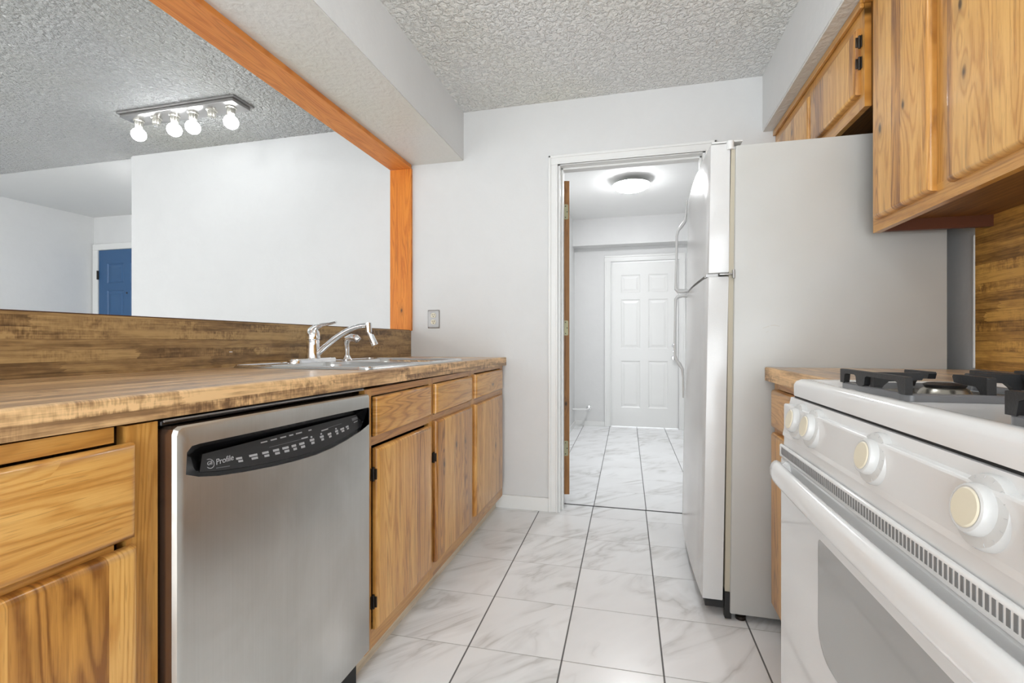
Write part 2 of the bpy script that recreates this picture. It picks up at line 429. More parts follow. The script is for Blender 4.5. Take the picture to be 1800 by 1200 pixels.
def struct(name, bm, mat, label=None, cat=None, smooth=False, origin=(0, 0, 0)):
    o = add(name, bm, mat, None, smooth, origin=origin); o['kind'] = 'structure'
    if label: o['label'] = label; o['category'] = cat or name.split('_')[0]
    return o

# ------------------------------------------------------------------ the room
YW = 2.719; CZ = 2.41
struct('floor', box(BM(), -.83, 1.2, -2.6, 2.868, -.05, 0), 'tile', 'kitchen floor of white marble-look square tiles with dark grout', 'floor')
struct('floor.001', box(BM(), -.83, 1.5, 2.868, 5.75, -.05, 0), 'tile2', 'laundry room floor of white marble-look tiles beyond the doorway', 'floor')
struct('floor.002', box(BM(), -6.2, -1.5, -2.6, 4.2, -.05, 0), 'dinfloor', 'dining room floor beyond the half wall', 'floor')
struct('ceiling', box(BM(), -1.10, 1.3, -2.6, YW + .03, CZ, CZ + .06), 'ceil_k', 'kitchen ceiling with raised white splatter texture', 'ceiling')
struct('ceiling.001', box(BM(), -6.2, -1.36, -2.6, 2.80, CZ, CZ + .06), 'ceil_d', 'dining room ceiling with rough popcorn texture', 'ceiling')
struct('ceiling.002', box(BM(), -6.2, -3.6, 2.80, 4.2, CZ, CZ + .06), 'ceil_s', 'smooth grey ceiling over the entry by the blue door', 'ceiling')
struct('ceiling.003', box(BM(), -.85, 1.5, YW + .03, 5.75, CZ, CZ + .06), 'ceil_l', 'smooth white laundry room ceiling', 'ceiling')

# far wall of the kitchen with the doorway
DX0, DX1, DZ = -.434, .382, 2.046
bm = BM()
box(bm, -1.52, DX0, YW, 2.838, 0, CZ); box(bm, DX1, 1.3, YW, 2.838, 0, CZ); box(bm, DX0, DX1, YW, 2.838, DZ, CZ)
struct('wall_far', bm, 'wall_far', 'white kitchen end wall around the doorway', 'wall')
# dining room wall in line with it, ending at the entry
struct('wall_dining', box(BM(), -3.715, -1.52, 2.76, 2.88, 0, CZ), 'wall', 'plain white dining room wall seen over the half wall', 'wall')
struct('wall_left', box(BM(), -6.1, -5.98, -2.6, 4.15, 0, CZ), 'wall', 'white wall at the far left of the dining room', 'wall')
struct('wall_entry', box(BM(), -5.98, -3.5, 4.03, 4.15, 0, CZ), 'wall', 'white entry wall holding the blue door', 'wall')
struct('wall_entry_side', box(BM(), -3.715, -3.6, 2.88, 4.03, 0, CZ), 'wall', 'short return wall beside the entry', 'wall')
struct('wall_right', box(BM(), 1.07, 1.19, -2.6, YW, 0, CZ), 'wall', 'white right kitchen wall behind the refrigerator', 'wall')
# half wall with the wood upright laminate, and the header above the opening
struct('wall_half', box(BM(), -1.506, -1.3845, -2.6, YW, 0, 1.066), 'wall', 'half wall between kitchen and dining room', 'wall')
struct('wall_header', box(BM(), -1.50, -1.363, -2.6, YW, 2.112, CZ), 'wall', 'white header wall over the long opening', 'wall')
bm = BM(); box(bm, -1.363, -1.022, -2.6, YW, 2.114, 2.118)
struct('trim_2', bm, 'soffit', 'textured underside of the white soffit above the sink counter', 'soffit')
struct('wall_soffit_left', box(BM(), -1.363, -1.019, -2.6, YW, 2.118, CZ), 'wall', 'white boxed soffit above the sink counter', 'soffit')
struct('wall_soffit_right', box(BM(), .665, 1.07, -2.6, YW, 2.122, CZ), 'wall', 'white boxed soffit above the wall cabinets', 'soffit')
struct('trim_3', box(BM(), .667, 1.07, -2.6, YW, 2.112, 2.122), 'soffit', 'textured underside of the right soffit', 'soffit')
# orange pine lining of the opening
struct('trim_4', box(BM(), -1.508, -1.360, -2.6, 2.70, 2.090, 2.112, .002), 'pine', 'long orange pine board under the opening header', 'trim')
struct('trim_5', box(BM(), -1.508, -1.362, 2.698, YW, 1.068, 2.090, .002), 'pine_v', 'orange pine upright at the end of the opening', 'trim')
# laundry room
struct('wall_laundry_left', box(BM(), -.80, -.69, 2.838, 5.6, 0, CZ), 'wall', 'white left wall of the laundry room', 'wall')
struct('wall_laundry_right', box(BM(), 1.38, 1.5, 2.838, 5.6, 0, CZ), 'wall', 'white right wall of the laundry room', 'wall')
bm = BM(); LD0, LD1, LDZ = -.262, .497, 1.935
box(bm, -.80, LD0, 5.6, 5.72, 0, CZ); box(bm, LD1, 1.5, 5.6, 5.72, 0, CZ); box(bm, LD0, LD1, 5.6, 5.72, LDZ, CZ)
struct('wall_laundry_end', bm, 'wall', 'white end wall of the laundry room', 'wall')
struct('trim_6', box(BM(), -.69, 1.38, 5.42, 5.6, 2.105, CZ), 'wall', 'boxed bulkhead over the laundry room door', 'bulkhead')
# baseboards
struct('baseboard_far', box(BM(), -.808, -.487, 2.705, YW, 0, .080, .003), 'trim', 'short white baseboard beside the doorway', 'baseboard')
struct('baseboard_laundry', box(BM(), -.69, -.335, 5.588, 5.6, 0, .055, .003), 'trim', 'white baseboard in the laundry room', 'baseboard')
struct('baseboard_laundry_left', box(BM(), -.69, -.678, 3.6, 5.588, 0, .055, .003), 'trim', 'white baseboard along the left laundry wall', 'baseboard')
# thin dark threshold line between both floors
struct('trim_7', box(BM(), DX0, DX1, 2.860, 2.873, -.002, .0012), 'black', 'dark threshold joint in the doorway', 'threshold')

# doorway casing and jamb
bm = BM()
CI, CO, CT0, CT1 = -.431, -.487, 2.035, 2.089
for (a, b_, sg) in ((CI, CO, -1), (.379, .437, 1)):
    box(bm, a, b_, YW - .012, YW, 0, CT0, .003)
    box(bm, b_ - sg * .016, b_, YW - .018, YW, 0, CT1, .004)
    box(bm, a, a + sg * .012, YW - .016, YW, 0, CT0, .003)
box(bm, CO + .004, .433, YW - .012, YW, CT0, CT1 - .003, .003)
box(bm, CO, .437, YW - .018, YW, CT1 - .016, CT1, .004)
box(bm, CI - .003, .382, YW - .016, YW, CT0, CT0 + .012, .003)
struct('trim_8', bm, 'trim', 'white moulded casing around the doorway', 'door casing')
bm = BM()
box(bm, DX0 - .006, DX0 + .016, YW - .004, 2.845, 0, DZ); box(bm, DX1 - .016, DX1 + .006, YW - .004, 2.845, 0, DZ)
box(bm, DX0, DX1, YW - .004, 2.845, DZ - .016, DZ + .004)
box(bm, DX0 + .016, DX0 + .027, 2.760, 2.800, 0, DZ - .016, .002); box(bm, DX1 - .027, DX1 - .016, 2.760, 2.800, 0, DZ - .016, .002)
box(bm, DX0 + .016, DX1 - .016, 2.760, 2.800, DZ - .027, DZ - .016, .002)
struct('trim_9', bm, 'trim', 'white door jamb with stop in the doorway', 'door jamb')

# door_1: stained edge door swung open into the laundry room
R0 = (-.395, 2.85, 0)
ang = math.radians(16)
def door_xf(bm):
    xf(bm, Matrix.Translation((-.421, 2.852, 0)) @ Matrix.Rotation(ang, 4, 'Z'))
    return bm
bm = BM(); box(bm, 0, .040, .002, .72, .062, 1.985, .001)
d1 = add('door_1', door_xf(bm), 'trim', origin=R0); d1['kind'] = 'structure'
tag(d1, 'open white door with brown stained edge swung into the laundry room', 'door')
bm = BM(); box(bm, .0015, .0385, 0, .003, .062, 1.985); o = add('door_edge', door_xf(bm), 'edge', d1); o['label'] = 'brown stained wood door edge'
for hz in (1.795, 1.083, .345):
    bm = BM()
    pts = rrect(.014, hz, .034, .092, .008)
    pts = [(x, -.003, z) for x, z in pts]
    prism(bm, pts, (0, .0035, 0))
    tube(bm, [(-.004, -.004, hz - .046), (-.004, -.004, hz + .046)], .004, 10)
    h = add('hinge', door_xf(bm), 'brass', d1, True); h['label'] = 'pale brass hinge on the door edge'
    for k, (dx, dz) in enumerate(((.010, .034), (.020, 0), (.010, -.034))):
        s = add('screw', door_xf(lathe(BM(), [(0, 0), (.0034, 0), (.003, .001), (0, .0012)], 10, Matrix.Translation((dx + .004, -.0032, hz + dz)) @ Matrix.Rotation(PI / 2, 4, 'X'))), 'black', h)

def panel_door(bm, x0, x1, yf, z0, z1, th=.035, sgn=-1, rows=((.52, .74), (.145, .47)), small=True, H=None):
    """six panel door facing -Y with raised panels in recessed rectangles"""
    w = x1 - x0; H = z1 - z0
    cols = [(x0 + w * .15, x0 + w * .44), (x0 + w * .56, x0 + w * .85)]
    zr = [(z0 + H * .815, z0 + H * .925), (z0 + H * .475, z0 + H * .775), (z0 + H * .115, z0 + H * .40)]
    xs = sorted({x0, x1, *[c for p in cols for c in p]}); zs = sorted({z0, z1, *[c for p in zr for c in p]})
    holes = [(a, b, c, d) for a, b in cols for c, d in zr]
    for i in range(len(xs) - 1):
        for j in range(len(zs) - 1):
            cxm, czm = (xs[i] + xs[i + 1]) / 2, (zs[j] + zs[j + 1]) / 2
            if any(a < cxm < b and c < czm < d for a, b, c, d in holes): continue
            vs = [bm.verts.new(p) for p in ((xs[i], yf, zs[j]), (xs[i + 1], yf, zs[j]), (xs[i + 1], yf, zs[j + 1]), (xs[i], yf, zs[j + 1]))]
            bm.faces.new(vs)
    for a, b, c, d in holes:
        prev = None
        for ins, dep in ((0, 0), (.012, .008), (.022, .008), (.045, .003)):
            ring = [bm.verts.new(p) for p in ((a + ins, yf + dep, c + ins), (b - ins, yf + dep, c + ins), (b - ins, yf + dep, d - ins), (a + ins, yf + dep, d - ins))]
            if prev:
                for k in range(4): bm.faces.new((prev[k], prev[(k + 1) % 4], ring[(k + 1) % 4], ring[k]))
            prev = ring
        bm.faces.new(prev)
    for (p, q) in (((x0, z0), (x1, z0)), ((x1, z0), (x1, z1)), ((x1, z1), (x0, z1)), ((x0, z1), (x0, z0))):
        bm.faces.new([bm.verts.new(v) for v in ((p[0], yf, p[1]), (q[0], yf, q[1]), (q[0], yf + th, q[1]), (p[0], yf + th, p[1]))])
    bm.faces.new([bm.verts.new(v) for v in ((x0, yf + th, z0), (x1, yf + th, z0), (x1, yf + th, z1), (x0, yf + th, z1))])
    bmesh.ops.remove_doubles(bm, verts=bm.verts, dist=1e-5)
    return bm

# door_2: white six-panel door at the laundry end
d2 = add('door_2', panel_door(BM(), LD0 + .003, LD1 - .003, 5.602, .010, LDZ - .014), 'trim', origin=(.1, 5.6, 0)); d2['kind'] = 'structure'
tag(d2, 'closed white six-panel door at the end of the laundry room', 'door')
for nm, z, r in (('deadbolt', .955, .024), ('deadbolt.001', .885, .017), ('door_knob', .812, .028)):
    bm = BM(); mt = Matrix.Translation((.445, 5.602, z)) @ Matrix.Rotation(PI / 2, 4, 'X')
    if 'knob' in nm: lathe(bm, [(.030, 0), (.030, .006), (.012, .012), (.011, .030), (.024, .038), (.029, .050), (.024, .062), (0, .066)], 24, mt)
    else: lathe(bm, [(r, 0), (r, .008), (r * .8, .014), (r * .6, .016), (r * .55, .024), (0, .025)], 24, mt)
    o = add(nm, bm, 'chrome', d2, True); o['label'] = 'chrome ' + nm.split('.')[0].replace('_', ' ')
bm = BM(); cw = .072
for xi, s in ((LD0, -1), (LD1, 1)):
    box(bm, xi, xi + s * cw, 5.588, 5.6, 0, LDZ + .001, .002); box(bm, xi + s * .05, xi + s * cw, 5.582, 5.6, 0, LDZ + .001, .003)
    box(bm, xi, xi + s * .014, 5.584, 5.6, 0, LDZ + .001, .002)
box(bm, LD0 - cw, LD1 + cw, 5.588, 5.6, LDZ, LDZ + cw, .002); box(bm, LD0 - cw, LD1 + cw, 5.582, 5.6, LDZ + .05, LDZ + cw, .003)
box(bm, LD0 - .014, LD1 + .014, 5.584, 5.6, LDZ, LDZ + .014, .002)
struct('trim_10', bm, 'trim', 'white casing around the laundry room door', 'door casing')

# door_3: blue door in the entry
d3 = add('door_3', panel_door(BM(), -5.886, -5.06, 4.018, .01, 2.028), 'blue', origin=(-5.5, 4.0, 0)); d3['kind'] = 'structure'
tag(d3, 'blue panelled entry door at the far left', 'door')
bm = BM(); box(bm, -5.905, -5.884, 4.008, 4.018, 1.70, 1.80, .002); tube(bm, [(-5.893, 4.006, 1.70), (-5.893, 4.006, 1.80)], .007, 10)
o = add('hinge', bm, 'bronze', d3, True); o['label'] = 'dark hinge on the blue door'
o = add('peephole', lathe(BM(), [(.010, 0), (.010, .004), (0, .005)], 14, Matrix.Translation((-5.475, 4.018, 1.54)) @ Matrix.Rotation(PI / 2, 4, 'X')), 'bronze', d3); o['label'] = 'small dark peephole'
bm = BM()
box(bm, -5.968, -5.892, 4.006, 4.03, 0, 2.032, .004); box(bm, -5.055, -4.985, 4.006, 4.03, 0, 2.032, .004); box(bm, -5.968, -4.985, 4.006, 4.03, 2.032, 2.10, .004)
struct('trim_11', bm, 'trim', 'white casing around the blue entry door', 'door casing')

# unseen ends of the rooms: back walls with windows added to let fill light in
def window_wall(nm, wn, x0, x1, y0, y1, wx0, wx1, wz0, wz1, lab):
    bm = BM()
    box(bm, x0, wx0, y0, y1, 0, CZ); box(bm, wx1, x1, y0, y1, 0, CZ)
    box(bm, wx0, wx1, y0, y1, 0, wz0); box(bm, wx0, wx1, y0, y1, wz1, CZ)
    struct(nm, bm, 'wall', lab, 'wall')
window_wall('wall_back', 'added_window_1', -1.5, 1.2, -2.72, -2.6, -1.2, 1.0, .02, 2.05, 'kitchen back wall behind the viewer')
window_wall('wall_back_dining', 'added_window_2', -6.1, -1.5, -2.72, -2.6, -5.4, -2.0, .02, 2.05, 'dining room back wall behind the viewer')
for nm, a, b_ in (('added_window_1', -1.2, 1.0), ('added_window_2', -5.4, -2.0)):
    bm = BM()
    for x in (a, (a + b_) / 2 - .02, b_ - .05): box(bm, x, x + .05, -2.70, -2.62, .02, 2.05)
    for z in (.02, 2.0): box(bm, a, b_, -2.695, -2.625, z, z + .05)
    struct(nm, bm, 'trim', 'added white window frame, unseen behind the viewer', 'window')

# ------------------------------------------------------------------ left run: countertop, backsplash
def warp_counter(bm):
    for v in bm.verts:
        t = (YW - v.co.y) / 2.3
        if v.co.x > -.9: v.co.x -= .019 * t
        v.co.z += (.010 if v.co.z > .885 else .016) * t if v.co.x > -.9 else .010 * t
SX0, SX1, SY0, SY1 = -1.318, -.800, 1.295, 2.135     # sink outline
ct = thing('countertop', (-1.06, .9, .905), 'long wood-print countertop with the sink set into it', 'countertop')
bm = BM()
ys = [-1.2, 0, .4, .8, SY0 + .03, SY1 - .03, YW - .001]; xs = [-1.3705, SX0 + .03, SX1 - .03, -.752]
for i in range(3):
    for j in range(len(ys) - 1):
        if i == 1 and j == 4: continue
        box(bm, xs[i], xs[i + 1], ys[j], ys[j + 1], .869, .905)
warp_counter(bm)
add('worktop', bm, 'lam_top', ct)
bm = BM()
for j in range(len(ys) - 1):
    box(bm, -.764, -.746, ys[j], ys[j + 1], .857, .9053, 0)
bmesh.ops.remove_doubles(bm, verts=bm.verts, dist=1e-4)
es = [e for e in bm.edges if all(abs(v.co.z - .9053) < 1e-4 and abs(v.co.x + .746) < 1e-4 for v in e.verts)]
bmesh.ops.bevel(bm, geom=es, offset=.005, segments=3, profile=.5, affect='EDGES')
warp_counter(bm)
add('front_edge', bm, 'lam_edge', ct)
bm = box(BM(), -1.383, -1.371, -1.2, YW - .002, .90, 1.070, .001)
bs = tag(add('backsplash', bm, 'lam_back', origin=(-1.377, .9, .905)), 'tall wood-print backsplash board behind the sink counter', 'backsplash')
bm = box(BM(), -1.383, -1.3705, -1.2, YW - .002, 1.070, 1.0725)
add('top_strip', bm, 'brown', bs)['label'] = 'thin dark top edge'
bm = box(BM(), -1.3712, -1.3695, 1.345, 1.357, .962, .965)
add('paint_fleck', bm, 'trim', bs)['label'] = 'tiny white chip'

# ------------------------------------------------------------------ cabinets
def slab_front(nm, root, xf_, xb, y0, y1, z0, z1, mat, hinge=None, side=1):
    """door or drawer front with routed rounded edges; front face at x = xf_"""
    bm = BM(); s = 1 if xf_ > xb else -1
    prof = [(0, 0), (0, .007), (.0018, .0125), (.005, .0162), (.0090, .0184), (.0125, .019)]
    th = abs(xf_ - xb); prev = None
    for ins, dep in prof:
        x = xb + s * th * dep / .019
        ring = [bm.verts.new(p) for p in ((x, y0 + ins, z0 + ins), (x, y1 - ins, z0 + ins), (x, y1 - ins, z1 - ins), (x, y0 + ins, z1 - ins))]
        if prev:
            for k in range(4): bm.faces.new((prev[k], prev[(k + 1) % 4], ring[(k + 1) % 4], ring[k]))
        else: bm.faces.new(ring)
        prev = ring
    bm.faces.new(prev)
    o = add(nm, bm, mat, root, True, sharp=40)
    for hy, hz in (hinge or []):
        bm = BM()
        box(bm, xb + s * .0005, xb + s * .003, hy - side * .012, hy, hz - .019, hz + .019, .001)
        tube(bm, [(xb + s * .005, hy - side * .002, hz - .021), (xb + s * .005, hy - side * .002, hz + .021)], .0038, 10)
        box(bm, xb + s * .003, xf_ - s * .003, hy - side * .003, hy + side * .001, hz - .016, hz + .016, .001)
        add('hinge', bm, 'bronze', o, True)['label'] = 'small dark bronze hinge'
    return o

def base_cabinet(root, xf_, xback, y0, y1, zb, zt, cols, s, rails, stiles, kick_x=None, kickmat='kick'):
    """face frame, carcass, kick"""
    for (a, b) in stiles: add('frame_stile', box(BM(), xf_ - s * .019, xf_, a, b, zb, zt), 'frame_v', root)
    for (a, b, c, d) in rails: add('frame_rail', box(BM(), xf_ - s * .0187, xf_ - s * .0003, a, b, c, d), 'frame_h', root)
    bm = BM()
    xb0 = xf_ - s * .0192
    box(bm, xb0, xback, y0 + .001, y1 - .001, zb, zb + .016)
    box(bm, xb0, xback, y0 + .001, y0 + .016, zb + .016, zt - .012); box(bm, xb0, xback, y1 - .016, y1 - .001, zb + .016, zt - .012)
    box(bm, xback, xback + s * .012, y0 + .016, y1 - .016, zb + .016, zt - .012)
    add('carcass', bm, 'interior', root)
    if kick_x is not None:
        add('toe_kick', box(BM(), kick_x - s * .016, kick_x, y0 + .002, y1 - .002, 0, zb), kickmat, root)

FX = -.768
c1 = thing('sink_base_cabinet', (-1.06, 1.69, 0), 'wide wooden base cabinet under the sink, two doors and two drawer fronts', 'cabinet')
base_cabinet(c1, FX, -1.37, 1.226, 2.150, .075, .8575, None, 1,
    [(1.256, 1.674, .836, .8575), (1.256, 1.674, .686, .712), (1.256, 1.674, .075, .132), (1.700, 2.118, .836, .8575), (1.700, 2.118, .686, .712), (1.700, 2.118, .075, .132)],
    [(1.226, 1.262), (1.668, 1.706), (2.112, 2.150)], -.808)
slab_front('drawer_front', c1, FX + .019, FX, 1.269, 1.660, .714, .832, 'wood_h')
slab_front('drawer_front', c1, FX + .019, FX, 1.708, 2.122, .716, .833, 'wood_h')
slab_front('door', c1, FX + .019, FX, 1.269, 1.662, .130, .678, 'wood_v', [(1.268, .600), (1.268, .215)])
slab_front('door', c1, FX + .019, FX, 1.708, 2.124, .132, .688, 'wood_v', [(1.707, .545)])
c2 = thing('narrow_base_cabinet', (-1.06, 2.43, 0), 'narrow wooden base cabinet against the end wall, one door under one drawer', 'cabinet')
base_cabinet(c2, FX, -1.37, 2.151, YW - .012, .075, .8575, None, 1,
    [(2.184, 2.66, .842, .8575), (2.184, 2.66, .688, .716), (2.184, 2.66, .075, .136)],
    [(2.151, 2.190), (2.652, YW - .012)], -.808)
slab_front('drawer_front', c2, FX + .019, FX, 2.184, 2.656, .718, .838, 'wood_h')
slab_front('door', c2, FX + .019, FX, 2.184, 2.656, .138, .690, 'wood_v')
c3 = thing('near_base_cabinet', (-1.06, .1, 0), 'wooden base cabinet at the left edge, beside the dishwasher', 'cabinet')
base_cabinet(c3, FX, -1.37, -.36, .612, .075, .868, None, 1,
    [(.136, .545, .846, .870), (.136, .545, .676, .698), (.136, .545, .075, .132), (-.33, .100, .846, .870), (-.33, .100, .676, .698), (-.33, .100, .075, .132)],
    [(.562, .612), (.090, .140), (-.36, -.325)], -.808)
slab_front('drawer_front', c3, FX + .019, FX, .120, .568, .694, .842, 'wood_h')
slab_front('door', c3, FX + .019, FX, .120, .570, .130, .682, 'wood_v')
slab_front('drawer_front', c3, FX + .019, FX, -.34, .108, .694, .842, 'wood_h')
slab_front('door', c3, FX + .019, FX, -.34, .108, .130, .682, 'wood_v')

# ------------------------------------------------------------------ dishwasher
DF = -.735
dw = thing('dishwasher', (-1.05, .91, 0), 'stainless steel dishwasher with black control pocket, between the wooden cabinets', 'dishwasher')
DY0, DY1 = .618, 1.205
bm = BM(); box(bm, -1.33, -.80, DY0, DY1 + .006, .10, .852)
add('tub', bm, 'black', dw)
bm = box(BM(), -.80, -.786, DY0, DY1 + .006, .0, .10); add('toe_panel', bm, 'black', dw)
# frame rail above the door
bm = BM(); box(bm, -.795, -.764, DY0 - .003, DY1 + .008, .8585, .868, .002); o = add('top_rail', bm, 'blackpl', dw)
bm = BM(); tube(bm, [(-.762, DY0, .8665), (-.762, DY1 + .006, .8600)], .0020, 8); add('metal_strip', bm, 'plate', dw, True)['label'] = 'thin metal trim strip'
# pocket outline (y, z) on the door front
PK = [(.634, .775), (.66, .764), (.70, .755), (.76, .746), (.83, .738), (.90, .7325), (.97, .730), (1.03, .733), (1.09, .740), (1.15, .751), (1.198, .764), (1.199, .806), (1.194, .812), (1.05, .815), (.85, .818), (.66, .822), (.645, .821), (.636, .812)]
OUT = [(DY0, .112), (DY1, .112), (DY1, .842), (DY1 - .004, .849), (DY0 + .010, .857), (DY0 + .003, .853), (DY0, .845)]
def poly_with_hole(bm, outer, inner, x):
    ov = [bm.verts.new((x, *p)) for p in outer]; iv = [bm.verts.new((x, *p)) for p in inner]
    es = [bm.edges.new((ov[k], ov[(k + 1) % len(ov)])) for k in range(len(ov))] + [bm.edges.new((iv[k], iv[(k + 1) % len(iv)])) for k in range(len(iv))]
    bmesh.ops.triangle_fill(bm, use_beauty=True, edges=es)
    return ov, iv
bm = BM()
def inset(pts, d):
    cx = sum(p[0] for p in pts) / len(pts); cz = sum(p[1] for p in pts) / len(pts)
    ymin = min(p[0] for p in pts); ymax = max(p[0] for p in pts); zmin = min(p[1] for p in pts); zmax = max(p[1] for p in pts)
    return [(ymin + d + (p[0] - ymin) * (1 - 2 * d / (ymax - ymin)), zmin + d + (p[1] - zmin) * (1 - 2 * d / (zmax - zmin))) for p in pts]
ov, iv = poly_with_hole(bm, inset(OUT, .008), PK, DF)
r1 = [bm.verts.new((DF - .003, *p)) for p in inset(OUT, .0025)]
r2 = [bm.verts.new((DF - .011, *p)) for p in OUT]
for a, b in ((ov, r1), (r1, r2)):
    for k in range(len(a)): bm.faces.new((a[k], a[(k + 1) % len(a)], b[(k + 1) % len(a)], b[k]))
# small lip turning into the pocket
lp = [bm.verts.new((DF - .004, *p)) for p in PK]
for k in range(len(iv)): bm.faces.new((iv[k], iv[(k + 1) % len(iv)], lp[(k + 1) % len(lp)], lp[k]))
add('door', bm, 'steel', dw, True, sharp=30)
bm = BM()
lo_, li_ = inset(OUT, .0006), inset(OUT, .010)
rg_ = [[bm.verts.new((x, *p)) for p in l] for x, l in ((DF - .0112, li_), (DF - .0112, lo_), (DF - .061, lo_), (DF - .061, li_))]
for q in range(4):
    a, b = rg_[q], rg_[(q + 1) % 4]
    for k in range(len(a)): bm.faces.new((a[k], a[(k + 1) % len(a)], b[(k + 1) % len(b)], b[k]))
add('door_liner', bm, 'dwside', dw)['label'] = 'metal side of the door with reflected wood brown in its colour'
# black pocket: back slopes outwards towards the bottom
bm = BM()
front = [bm.verts.new((DF - .0042, *p)) for p in PK]
def pdepth(p):
    y, z = p
    return .034 if z > .79 else .004
def pin(p):
    y, z = p
    if z > .79: return (y + (.055 if y < .9 else -.055) * (1 if (y < .7 or y > 1.15) else 0), z - .030)
    t = (y - .634) / (1.199 - .634)
    return (min(max(y, .652), 1.185), z + .010)
back = [bm.verts.new((DF - .0042 - pdepth(p), *pin(p))) for p in PK]
for k in range(len(PK)): bm.faces.new((front[k], front[(k + 1) % len(PK)], back[(k + 1) % len(PK)], back[k]))
bmesh.ops.triangle_fill(bm, use_beauty=True, edges=[e for e in bm.edges if e.verts[0] in back and e.verts[1] in back])
pk = add('control_pocket', bm, 'blackpl', dw, True, sharp=30); pk['label'] = 'black glossy control pocket with grey printing'
# printed control fascia: gently tilted strip in the lower part of the pocket
def fz(y):
    for a, b in zip(PK[:11], PK[1:11]):
        if a[0] <= y <= b[0]:
            t = (y - a[0]) / (b[0] - a[0]); return a[1] + t * (b[1] - a[1])
    return .76
bm = BM(); N = 24; yy = [.665 + (1.180 - .665) * k / N for k in range(N + 1)]
lo = [bm.verts.new((DF - .0060, y, fz(y) + .008)) for y in yy]
up = [bm.verts.new((DF - .0200, y + (.018 if k < 3 else 0) - (.018 if k > N - 3 else 0), .797 - (.003 * (y - .66)))) for k, y in enumerate(yy)]
for k in range(N): bm.faces.new((lo[k], lo[k + 1], up[k + 1], up[k]))
fa = add('control_fascia', bm, plain('dark_grey_fascia', (.018, .018, .019), .28), dw, True)
def fas(y, h):  # point on fascia, h = 0 bottom .. 1 top
    z0 = fz(y) + .008; z1 = .797 - .003 * (y - .66)
    return Vector((DF - .0060 - .014 * h + .0007, y, z0 + (z1 - z0) * h))
def bar(bm, y, h, w, hh):
    vs = [bm.verts.new(fas(y + a * w, h + b * hh)) for a, b in ((-.5, -.5), (.5, -.5), (.5, .5), (-.5, .5))]
    bm.faces.new(vs)
bm = BM()
for k, y in enumerate((.755, .790, .822, .852, .880, .906, .932)):
    w = (.018, .026, .022, .022, .024, .018, .022)[k]
    bar(bm, y, .43, w * .8, .09); bar(bm, y + .002, .30, w * .62, .09)
for k, y in enumerate((.968, 1.004, 1.034, 1.063, 1.087, 1.109)):
    w = (.016, .014, .014, .012, .016, .012)[k]
    bar(bm, y, .46, w, .09); bar(bm, y + .001, .34, w * .7, .09)
    if k in (0, 1, 3): bar(bm, y, .58, .006, .07)
for y, w in ((.825, .018), (.852, .018), (.880, .018), (.905, .013), (.930, .020), (.968, .011)): bar(bm, y, .86, w, .05)
bar(bm, .945, .62, .022, .05); bar(bm, 1.02, .70, .026, .05); bar(bm, 1.150, .52, .018, .05)
add('control_markings', bm, 'print', fa)['kind'] = 'stuff'
bm = BM(); bar(bm, .885, .60, .10, .015); bar(bm, 1.06, .74, .06, .02); bar(bm, 1.150, .74, .026, .18); bar(bm, .715, .16, .030, .03)
add('faint_markings', bm, 'print2', fa)['kind'] = 'stuff'
# maker badge: ring with a script word
bm = BM(); cpt = fas(.690, .43)
N2 = 28
TV = (fas(.690, 1) - fas(.690, 0)).normalized()      # up direction along the tilted fascia
for r0, r1_ in ((.0092, .0080),):
    a = [bm.verts.new(cpt + Vector((.0003, r0 * math.cos(2 * PI * k / N2), 0)) + TV * r0 * math.sin(2 * PI * k / N2)) for k in range(N2)]
    b = [bm.verts.new(cpt + Vector((.0003, r1_ * math.cos(2 * PI * k / N2), 0)) + TV * r1_ * math.sin(2 * PI * k / N2)) for k in range(N2)]
    for k in range(N2): bm.faces.new((a[k], a[(k + 1) % N2], b[(k + 1) % N2], b[k]))
add('round_badge', bm, 'print', fa)
def text_mesh(name, s, size, mat, root, origin_pt, rot, shear=0, ext=.0003):
    cu = bpy.data.curves.new('t', 'FONT'); cu.body = s; cu.size = size; cu.shear = shear; cu.extrude = ext
    t = bpy.data.objects.new('t', cu); COL.objects.link(t)
    bpy.context.view_layer.update()
    dg = bpy.context.evaluated_depsgraph_get()
    me = bpy.data.meshes.new_from_object(t.evaluated_get(dg))
    bm = BM(); bm.from_mesh(me); bpy.data.meshes.remove(me); bpy.data.objects.remove(t); bpy.data.curves.remove(cu)
    xf(bm, Matrix.Translation(origin_pt) @ rot)
    return add(name, bm, mat, root)
# text axes: x -> +Y, y -> +Z, normal -> +X
NV = Vector((0, 1, 0)).cross(TV)
TR = Matrix(((0, TV.x, NV.x, 0), (1, TV.y, NV.y, 0), (0, TV.z, NV.z, 0), (0, 0, 0, 1)))
text_mesh('badge_word', 'Profile', .0150, 'print', fa, fas(.7015, .32) + Vector((.0003, 0, 0)), TR, .35)
text_mesh('badge_letters', 'GE', .0095, 'print', fa, fas(.6838, .345) + Vector((.0003, 0, 0)), TR, .3)

